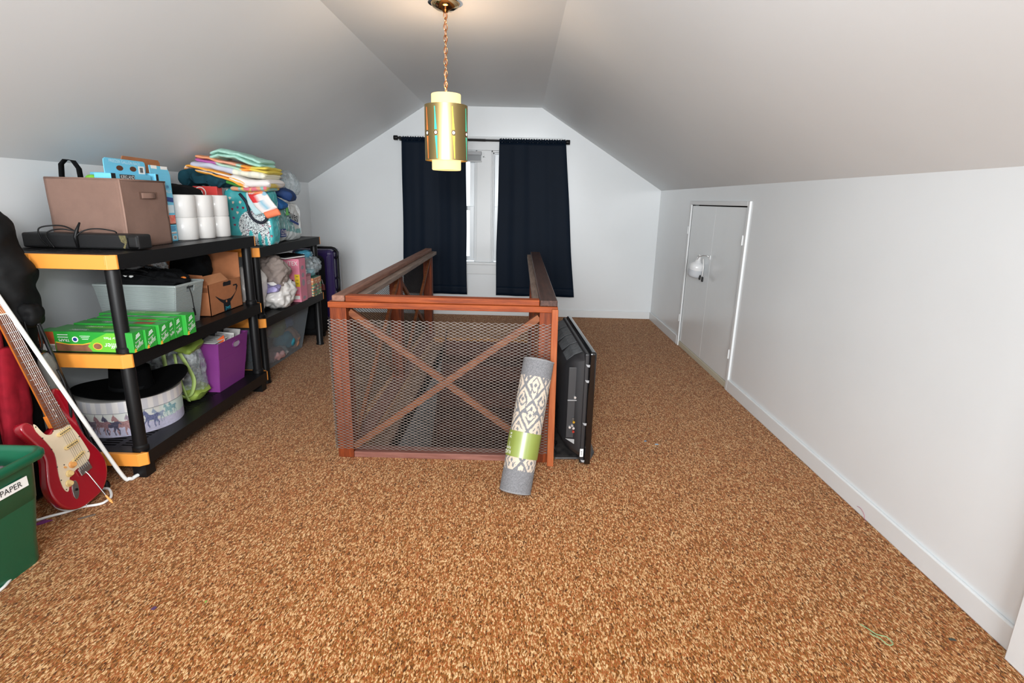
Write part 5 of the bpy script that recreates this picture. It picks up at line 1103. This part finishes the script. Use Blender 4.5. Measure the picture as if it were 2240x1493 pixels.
# ================================================================== LEFT FOREGROUND
# ---------- golf bag
def golf():
    t = thing('golf_bag', 'red and black golf stand bag with a black rain hood, leaning at the left edge', 'golf bag', (-2.28, 2.25, 0))
    RD = mat('red_mesh_fabric', 'a82c3a', .85, spec=.15, var=.15, vscale=12, bump=.5, bscale=250); RDS = mat('red_satin', '8c1826', .85, spec=.15, var=.25, vscale=20, bump=.3, bscale=40)
    def body(u, v):
        a = 2*PI*u; c0 = V((-2.34, 2.22, .01)).lerp(V((-2.315, 2.35, .92)), v); rr = .135-.01*math.sin(PI*v)+.006*math.sin(3*a)
        return c0+V((rr*math.cos(a), rr*math.sin(a)*.95, 0))
    m = MB(); m.grid(48, 24, body, wrap=True); m.build('body', M_CLOTHB, t, smooth=180)
    for (cx_, cy_, z0, z1, rx, mm, nm, sd) in ((-2.265, 2.14, .08, .86, .07, RD, 'red_side_pocket', 1), (-2.385, 2.14, .08, .86, .07, RD, 'red_front_pocket', 2), (-2.190, 2.20, .26, .74, .030, RDS, 'red_satin_pocket', 3)):
        blob((cx_, cy_, (z0+z1)/2), (rx, .062, (z1-z0)/2), (.25, .5), .014, 12, 50, 34, 130+sd, rot=('X', -.12)).build(nm, mm, t, smooth=180)
    for P in (((-2.255, 2.08, .16), (-2.245, 2.072, .45), (-2.255, 2.115, .82)), ((-2.20, 2.105, .18), (-2.19, 2.10, .45), (-2.20, 2.145, .76))):
        m = MB(); m.tube(P, .008, 8); m.build('zip', M_BLACK, t, smooth=180)
    blob((-2.10, 2.31, .56), (.022, .035, .13), (.6, .7), .015, 10, 40, 26, 140, rot=('Y', -.12)).build('grey_pocket', mat('grey_mesh', '6f706c', .9, spec=.1, bump=.3, bscale=200), t, smooth=180)
    # hood
    HD = mat('hood_nylon', '0e0f10', .65, spec=.2, var=.2, vscale=10, bump=.35, bscale=30)
    prof = [(0, .155), (.04, .158), (.10, .16), (.16, .165), (.22, .175), (.27, .155), (.34, .135), (.40, .125), (.46, .105), (.495, .07), (.512, .0)]
    def hood(u, v):
        n = len(prof)-1; k = min(n-1, int(v*n)); f = v*n-k; h = prof[k][0]*(1-f)+prof[k+1][0]*f; rr = prof[k][1]*(1-f)+prof[k+1][1]*f
        a = 2*PI*u; c0 = V((-2.315, 2.35, .80)).lerp(V((-2.325, 2.35, 1.32)), h/.512); rr *= .86
        p = c0+V((rr*1.05*math.cos(a), rr*math.sin(a), 0)); p.z = .82+h+(-.02*math.cos(a*2) if v < .1 else 0)
        return p+V((math.cos(a), math.sin(a), 0))*(.022*nz((p.x, p.y, p.z*1.6), 7, 4)+.01*nz(p, 18, 6))
    m = MB(); m.grid(80, 60, hood, wrap=True); m.build('rain_hood', HD, t, smooth=180, solid=.003)
    cable([(-2.17, 2.29, .835), (-2.19, 2.235, .825), (-2.25, 2.21, .83), (-2.33, 2.205, .83)], .004, 'hood_piping', t)
    m = MB(); m.lathe([(0, .004), (.009, .003), (.011, 0)], (-2.188, 2.245, .865), (.7, -.7, 0), 16); m.build('snap', M_CHROME, t, smooth=60)
    blob((-2.155, 2.33, .865), (.04, .04, .05), (.8, .8), .012, 20, 24, 16, 145).build('hood_corner', HD, t, smooth=180)
    # stand legs
    for P, r in ((((-2.145, 2.33, .87), (-2.045, 2.35, .38), (-1.985, 2.36, .012)), .0085), (((-2.19, 2.30, .86), (-2.14, 2.34, .5), (-2.08, 2.38, .012)), .0085)):
        m = MB(); m.tube(P, r, 12); m.build('stand_leg', mat('leg_gloss', '111113', .15), t, smooth=60)
    for p in ((-1.985, 2.36, .012), (-2.08, 2.38, .012)):
        m = MB(); m.lathe([(0, -.012), (.016, -.012), (.014, .012), (.009, .02)], p, n=16); m.build('leg_foot', M_BLACK, t, smooth=50)
    cable([(-2.165, 2.30, .85), (-2.16, 2.30, .76), (-2.145, 2.31, .70), (-2.12, 2.31, .71)], .004, 'stand_wire', t); cable([(-2.12, 2.31, .82), (-2.115, 2.31, .74), (-2.125, 2.31, .705)], .004, 'stand_wire', t)
    m = MB(); m.box(-2.165, -2.11, 2.295, 2.315, .695, .705); m.build('stand_bracket', mat('leg_gloss', '111113', .15), t)
    cable([(-2.06, 2.30, .62), (-2.03, 2.29, .55), (-2.02, 2.28, .42), (-2.05, 2.27, .30)], .006, 'carry_strap', t)
golf()
# ---------- electric guitar
def guitar():
    A0 = V((-1.922, 2.201, .03)); a = V((-.28191963, .02134053, .95920066)); w = V((.1658365, .98578878, .0268091)); n = V((.94499713, -.16662849, .28145225))
    t = thing('electric_guitar', 'red electric guitar with cream pickguard leaning against the golf bag', 'guitar', A0)
    def P(u, v, d=0): return A0+w*u+a*v+n*d
    def smooth_closed(Q, k=5):
        out = []; N_ = len(Q)
        for i in range(N_):
            p0, p1, p2, p3 = Q[i-1], Q[i], Q[(i+1) % N_], Q[(i+2) % N_]
            for j in range(k):
                s = j/k; out.append(tuple(.5*((2*p1[c])+(p2[c]-p0[c])*s+(2*p0[c]-5*p1[c]+4*p2[c]-p3[c])*s*s+(3*p1[c]-p0[c]-3*p2[c]+p3[c])*s**3) for c in (0, 1)))
        return out
    outl = [(.033, .40), (.030, .46), (.036, .512), (.055, .531), (.075, .520), (.088, .480), (.094, .43), (.090, .383), (.086, .325), (.095, .265), (.114, .21), (.126, .156), (.122, .108), (.10, .06), (.06, .020), (.010, .003), (-.043, -.004), (-.09, .006), (-.128, .040), (-.146, .092), (-.143, .15), (-.125, .205), (-.108, .255), (-.108, .31), (-.124, .36), (-.138, .405), (-.130, .434), (-.108, .438), (-.090, .420), (-.080, .392), (-.068, .366), (-.048, .357), (-.025, .368)]
    O = smooth_closed(outl); N_ = len(O)
    cu = sum(p[0] for p in O)/N_; cv = sum(p[1] for p in O)/N_
    RM = mat('candy_red', '9a1020', .16, var=.08, vscale=3, coat=1.0)
    TH = .052; rd = .009
    m = MB(); vs = []; rings = [(0, -rd*1.0), (-rd*.1, -rd*.35), (-rd*.35, -rd*.1), (-rd, 0), (-TH+rd, 0), (-TH+rd*.3, -rd*.3), (-TH, -rd)]
    # inward normals
    def offs(i, d):
        p0 = O[i-1]; p1 = O[(i+1) % N_]; tx, ty = p1[0]-p0[0], p1[1]-p0[1]; l = math.hypot(tx, ty) or 1
        return (O[i][0]-ty/l*d*sgn, O[i][1]+tx/l*d*sgn)
    area = sum(O[i][0]*O[(i+1) % N_][1]-O[(i+1) % N_][0]*O[i][1] for i in range(N_)); sgn = -1 if area > 0 else 1
    for dd, off in rings:
        for i in range(N_): q = offs(i, off); vs.append(P(q[0], q[1], dd))
    R_ = len(rings); fs = [(k*N_+i, k*N_+(i+1) % N_, (k+1)*N_+(i+1) % N_, (k+1)*N_+i) for k in range(R_-1) for i in range(N_)]
    fs.append(tuple(range(N_))); fs.append(tuple(reversed(range((R_-1)*N_, R_*N_))))
    m.add(vs, fs); m.build('body', RM, t, smooth=50)
    pg = [(-.088, .418), (-.090, .385), (-.073, .327), (-.064, .269), (-.075, .217), (-.088, .17), (-.094, .12), (-.088, .094), (-.076, .098), (-.052, .143), (-.015, .161), (.01, .165), (.047, .172), (.065, .188), (.072, .213), (.062, .294), (.048, .351), (.044, .403), (.035, .409), (.027, .372), (-.016, .368), (-.038, .350), (-.062, .358), (-.074, .385), (-.080, .408)]
    G = smooth_closed(pg, 3); m = MB(); m.prism([P(x, y, .0005) for x, y in G], n*.0028); guard = m.build('pickguard', mat('cream_guard', 'e6d5b8', .3), t)
    for x, y in ((-.085, .405), (-.080, .35), (-.068, .29), (-.079, .21), (-.088, .15), (-.086, .103), (.05, .175), (.068, .21), (.06, .29), (.044, .36), (.036, .40), (-.03, .36), (-.05, .205)):
        m = MB(); m.cyl(P(x, y, .003), P(x, y, .0042), .0028, n=8); m.build('screw', mat('screw_dark', '4a4640', .4, .6), guard)
    for k, (p, q) in enumerate((((-.017, .334), (.036, .343)), ((-.014, .268), (.040, .276)), ((-.010, .200), (.042, .218)))):
        d = V((q[0]-p[0], q[1]-p[1])).normalized(); e = V((-d[1], d[0])); hw = .0085; Q = []
        for s, c_ in ((-1, p), (1, q)):
            for an in range(7): th = math.pi*(an/6)-math.pi/2; Q.append((c_[0]+s*hw*math.cos(th)*d[0]+s*hw*math.sin(th)*e[0], c_[1]+s*hw*math.cos(th)*d[1]+s*hw*math.sin(th)*e[1]))
        m = MB(); m.prism([P(x, y, .003) for x, y in Q], n*.008); pu = m.build('pickup', mat('aged_cream', 'efd292', .35), t, bevel=.0015)
        for j in range(6):
            x = p[0]+(q[0]-p[0])*(j+.5)/6; y = p[1]+(q[1]-p[1])*(j+.5)/6
            m = MB(); m.cyl(P(x, y, .011), P(x, y, .0122), .0026, n=10); m.build('pole_piece', mat('pole_dark', '3a3330', .4, .5), pu)
    for k, (x, y) in enumerate(((-.020, .190), (-.047, .160), (-.066, .122))):
        m = MB(); m.lathe([(.0155, 0), (.0155, .003), (.0115, .006), (.0105, .016), (.009, .018), (0, .018)], P(x, y, .003), n, 20); m.build('control_knob', mat('knob_orange' if k == 0 else 'knob_cream', 'f0ac62' if k == 0 else 'eecf8c', .35), t, smooth=40)
    m = MB(); m.tube([P(-.052, .195, .003), P(-.054, .192, .014)], [.0045, .003], 10); m.build('selector_switch', MATS['knob_orange'], t, smooth=40)
    m = MB(); m.prism([P(x, y, .003) for x, y in ((-.012, .158), (.046, .170), (.049, .136), (-.009, .124))], n*.009); br = m.build('bridge', M_CHROME, t, bevel=.002)
    for j in range(6):
        x, y = -.006+j*.0092, .160+j*.0018
        m = MB(); m.prism([P(x-.0035, y-.012, .012), P(x+.0035, y-.012, .012), P(x+.0035, y+.006, .012), P(x-.0035, y+.006, .012)], n*.005); m.build('saddle', M_CHROME, br, bevel=.001)
    m = MB(); m.tube([P(.012, .136, .012), P(.014, .12, .020), P(.027, .0, .040)], .0028, 10); wb = m.build('tremolo_arm', M_CHROME, t, smooth=60)
    m = MB(); m.tube([P(.027, .0, .040), P(.033, -.035, .046), P(.034, -.048, .048)], [.0035, .006, .002], 10); m.build('arm_tip', MATS['knob_orange'], wb, smooth=60)
    m = MB(); m.prism([P(-.052+.016*math.cos(s)-.018*math.sin(s)*.0+.010*math.sin(s), .082+.040*math.sin(s)+.004*math.cos(s), .001) for s in [2*PI*k/20 for k in range(20)]], n*.003); jk = m.build('jack_plate', M_CHROME, t, bevel=.001)
    m = MB(); m.cyl(P(-.050, .082, .004), P(-.050, .082, .008), .006, n=14); m.build('jack_socket', M_BLACK, jk)
    for p in ((.050, .535, -.02), (-.02, -.004, -.026)):
        d = V((0, 0, 0))+a*(1 if p[1] > .2 else -1); m = MB(); m.lathe([(.004, 0), (.003, .006), (.007, .012), (.006, .015), (0, .016)], P(*p), d, 14); m.build('strap_button', M_CHROME, t, smooth=50)
    # neck
    def ctr(v): k = (v-.365)/(.89-.365); return .0075-.0165*k
    def hw(v): k = (v-.365)/(.89-.365); return .0335-.0085*k
    NM = mat('maple_amber', 'c9742c', .25, var=.15, vscale=10, coat=.5)
    vsn = []; NS = 14; v0, v1 = .372, .90
    m = MB()
    def nk(u, v):
        vv = v0+(v1-v0)*v; an = PI*u; h = hw(vv); return P(ctr(vv)-h*math.cos(an), vv, .004-.027*math.sin(an)**.8)
    m.grid(NS, 12, nk); m.build('neck', NM, t, smooth=180)
    m = MB(); m.prism([P(ctr(.365)-.034, .372, -.02), P(ctr(.365)+.034, .372, -.02), P(ctr(.45)+.031, .43, -.02), P(ctr(.45)-.033, .43, -.02)], n*.024); m.build('neck_heel', NM, t, bevel=.003)
    FB = wood('rosewood', '5b3424', '7c4c36', axis=2, rough=.4)
    m = MB(); m.prism([P(ctr(.358)-hw(.358), .362, .004), P(ctr(.358), .357, .004), P(ctr(.358)+hw(.358), .362, .004), P(ctr(.89)+hw(.89), .89, .004), P(ctr(.89)-hw(.89), .89, .004)], n*.0055); fb = m.build('fretboard', FB, t, bevel=.001)
    sc_ = .722; nutv = .89
    for k in range(1, 23):
        vv = nutv-sc_*(1-2**(-k/12))
        if vv < .365: break
        m = MB(); h = hw(vv); m.beam(P(ctr(vv)-h, vv, .0098), P(ctr(vv)+h, vv, .0098), a, .0013, n, .0011); m.build('fret', M_CHROME, fb)
    for k in (3, 5, 7, 9, 12, 15, 17, 19):
        va_ = nutv-sc_*(1-2**(-(k-.5)/12))
        for du in ((-.009, .009) if k == 12 else (0,)):
            m = MB(); m.cyl(P(ctr(va_)+du, va_, .0094), P(ctr(va_)+du, va_, .0101), .0035, n=10); m.build('inlay_dot', mat('inlay', 'cfc8b8', .4), fb)
    m = MB(); m.beam(P(ctr(nutv)-hw(nutv), nutv+.002, .008), P(ctr(nutv)+hw(nutv), nutv+.002, .008), a, .0028, n, .0052); m.build('nut', mat('bone', 'e8e2d0', .4), t)
    hd = [(ctr(.9)-.026, .893), (ctr(.9)+.024, .893), (.030, .93), (.020, 1.0), (.010, 1.08), (-.010, 1.10), (-.040, 1.08), (-.050, 1.02), (-.060, .95)]
    m = MB(); m.prism([P(x, y, -.012) for x, y in hd], n*.014); hs = m.build('headstock', NM, t, bevel=.002)
    for j in range(6):
        vv = .925+.026*j; m = MB(); m.lathe([(.007, 0), (.006, .004), (.004, .014), (.005, .016), (0, .016)], P(-.030+.004*j*.5, vv, .002), n, 12); m.build('tuning_post', M_CHROME, hs, smooth=50)
    for j in range(6):
        x0 = -.006+j*.0092; x1 = ctr(nutv)+(-.018+.0072*j)
        m = MB(); m.tube([P(x0, .162, .0172), P(x1, nutv+.002, .0142), P(-.030+.002*j, .925+.026*j, .012)], .0004+.0001*(j % 3), 5); m.build('string', mat('string_steel', 'c9c9c9', .25, .9), t)
guitar()
# ---------- white rod
t = thing('white_curtain_rod', 'long bent white metal curtain rod leaning across the guitar', 'curtain rod', (-1.915, 2.43, 0))
wr = mat('white_enamel', 'eef2f0', .25, coat=.3)
top_ = V((-2.11, 2.05, 1.20)); kn = V((-1.93, 2.405, .03))
cable([top_, top_.lerp(kn, .5), top_.lerp(kn, .96), (-1.915, 2.425, .014), (-1.905, 2.46, .011), (-1.885, 2.545, .012)], .0092, 'rod', t, wr, n=14)
m = MB(); d_ = V((-1.885, 2.545, .012)); m.cyl(d_, d_+V((.003, .012, 0)), .0094, n=14); m.build('rod_tip', mat('dark_hole', '55585a', .6), t, smooth=40)
# ---------- green tub
def tub():
    t = thing('green_tote', 'large dark green plastic tote labelled for wrapping paper, cut off by the left edge', 'tote', (-2.1, 1.5, 0))
    GM = mat('green_tote_plastic', '0e5a3e', .32, bump=.04, bscale=300)
    def rr(x0, x1, y0, y1, r, z, k=6):
        P = []
        for cx_, cy_, a0 in ((x1-r, y1-r, 0), (x0+r, y1-r, 90), (x0+r, y0+r, 180), (x1-r, y0+r, 270)):
            P += [V((cx_+r*math.cos(math.radians(a0+90*i/k)), cy_+r*math.sin(math.radians(a0+90*i/k)), z)) for i in range(k+1)]
        return P
    prof = [(.000, .055, .0), (.0, .05, .006), (.012, .05, .24), (.014, .05, .255), (.022, .05, .262), (.030, .05, .405), (.032, .05, .412), (.054, .055, .416), (.058, .055, .424), (.058, .055, .440), (.052, .055, .448), (.042, .05, .450), (.034, .05, .444), (.030, .05, .43), (.022, .05, .27), (-.004, .05, .012)]
    bx = (-2.30, -1.842, 1.12, 1.842); m = MB(); rings = [rr(bx[0]-o, bx[1]+o, bx[2]-o, bx[3]+o, r, z) for o, r, z in prof]; n = len(rings[0])
    # shallow vertical flutes in the lower wall
    for k in (1, 2):
        for i, p in enumerate(rings[k]):
            pass
    m.add([p for r in rings for p in r], [(i*n+j, i*n+(j+1) % n, (i+1)*n+(j+1) % n, (i+1)*n+j) for i in range(len(rings)-1) for j in range(n)]+[tuple(reversed(range(n))), tuple(range((len(rings)-1)*n, len(rings)*n))])
    m.build('tub_body', GM, t, smooth=50)
    lb = thing_label = decal(rect(.295, .038), (-1.8155, 1.652, .352), (.04, 1, 0), (-.03, 0, 1), M_PAPER, t, 'paper_label', depth=.0035, th=.002)
    lettering('WRAPPING PAPER', .021, (-1.8150, 1.652, .352), (.04, 1, 0), (-.03, 0, 1), M_INK, lb, depth=.0045, wmax=.27)
tub()
t = thing('packet', 'clear and grey plastic packet lying in the green tote', 'packet', (-1.95, 1.75, .36))
m = slab([(-1.97, 1.62, .375), (-1.93, 1.70, .39), (-1.90, 1.80, .41)], (1, -.3, 0), .11, .02, seed=150, amp=.02); m.build('wrap', mat('grey_foil', '5c5f63', .25, var=.5, vscale=30, bump=.5, bscale=40), t, smooth=180)
m = MB(); m.prism([V((-1.925, 1.72, .408))+V((.035*math.cos(s), .065*math.sin(s), .012*math.sin(s))) for s in [2*PI*k/20 for k in range(20)]], (0, 0, .002)); m.build('oval_card', mat('pale_card', 'd3dde2', .5), t)
tag(blob((-2.06, 1.72, .35), (.08, .09, .07), (.8, .8), .03, 9, 40, 26, 151).build('white_tissue', M_PAPER, smooth=180), 'crumpled white tissue paper inside the green tote', 'tissue paper')
tag(slab([(-2.02, 1.5, .37), (-1.95, 1.62, .385), (-1.94, 1.70, .39)], (1, 0, 0), .07, .02, seed=153).build('pink_paper', mat('pink_paper', 'eba9ae', .6), smooth=180), 'pale pink paper inside the green tote, next to the tissue', 'paper')
tag(slab([(-1.93, 1.42, .36), (-1.90, 1.55, .365)], (1, 0, 0), .07, .02, seed=154).build('yellow_paper', mat('yellow_paper', 'c9cf3c', .5), smooth=180), 'yellow-green paper low in the green tote', 'paper')
m = MB(); m.box(-2.25, -1.9, 1.2, 1.82, .012, .30); tag(m.build('gift_wrap_stack', mat('wrap_dark', '2b2f38', .6, var=.3, vscale=20)), 'dark stack of wrapping supplies filling the green tote', 'gift wrap')
# ---------- cords and bits on the carpet
t = tag(thing('floor_cord', 'white flat cable snaking on the carpet from the guitar past the green tote', 'cord', (-1.95, 2.15, 0)), None, None)
cable([(-2.20, 1.98, .006), (-2.08, 2.06, .006), (-2.044, 2.094, .006), (-1.998, 2.132, .006), (-1.963, 2.175, .006), (-1.906, 2.20, .006), (-1.890, 2.225, .006), (-1.895, 2.27, .008), (-1.945, 2.325, .012), (-1.985, 2.335, .008)], .006, 'cable', t, M_WHITEP)
cable([(-1.80, 1.50, .006), (-1.828, 1.61, .006), (-1.835, 1.66, .006), (-1.855, 1.71, .006)], .0055, 'cable', t, M_WHITEP)
def bit(name, label, cat, poly, z, col, h=.002):
    m = MB(); m.prism([(x, y, z) for x, y in poly], (0, 0, h)); tag(m.build(name, mat('bit_'+col, col, .6)), label, cat)
bit('purple_paper', 'scrap of purple paper under the white cable', 'paper', [(-2.07, 2.02), (-2.03, 2.045), (-2.01, 2.075), (-2.05, 2.075)], .001, '7c2f78')
bit('lint', 'flat strip of grey lint on the carpet below the guitar', 'lint', [(-1.915, 2.09), (-1.865, 2.13), (-1.858, 2.122), (-1.905, 2.083)], .002, '6f6459')
bit('purple_scrap', 'tiny dark purple scrap on the carpet at the lower left', 'scrap', [(-1.245, 1.57), (-1.232, 1.567), (-1.229, 1.58), (-1.241, 1.584)], .002, '54385a')
bit('blue_scrap', 'tiny blue scrap on the carpet right of the television, the left one', 'scrap', [(.785, 3.05), (.80, 3.053), (.797, 3.068), (.787, 3.063)], .002, '5f7f9c')
bit('blue_scrap', 'tiny pale blue scrap on the carpet right of the television, the right one', 'scrap', [(.84, 3.01), (.862, 3.012), (.858, 3.022), (.842, 3.02)], .002, '8fb0c4')
bit('dark_scrap', 'tiny dark scrap on the carpet near the lower right corner', 'scrap', [(1.478, 1.54), (1.50, 1.538), (1.498, 1.546), (1.48, 1.549)], .002, '3a4038')
bit('green_scrap', 'tiny lime green scrap on the carpet at the lower left', 'scrap', [(-1.08, 1.61), (-1.076, 1.609), (-1.075, 1.618), (-1.08, 1.618)], .002, '7fae4a')
t = thing('green_thread', 'tangle of pale green thread on the carpet at the lower right', 'thread', (1.245, 1.54, 0))
cable([(1.215, 1.60, .004), (1.228, 1.575, .006), (1.243, 1.555, .004), (1.268, 1.54, .007), (1.272, 1.515, .004), (1.25, 1.508, .006), (1.240, 1.53, .008), (1.222, 1.558, .004)], .0016, 'thread', t, mat('thread_green', '86a678', .8))
t = thing('pink_thread', 'thin pink thread caught on the right baseboard', 'thread', (1.63, 2.28, .01))
cable([(1.634, 2.33, .03), (1.632, 2.30, .036), (1.631, 2.27, .024), (1.631, 2.262, .006), (1.625, 2.24, .006)], .0009, 'thread', t, mat('thread_pink', 'b0607c', .8))
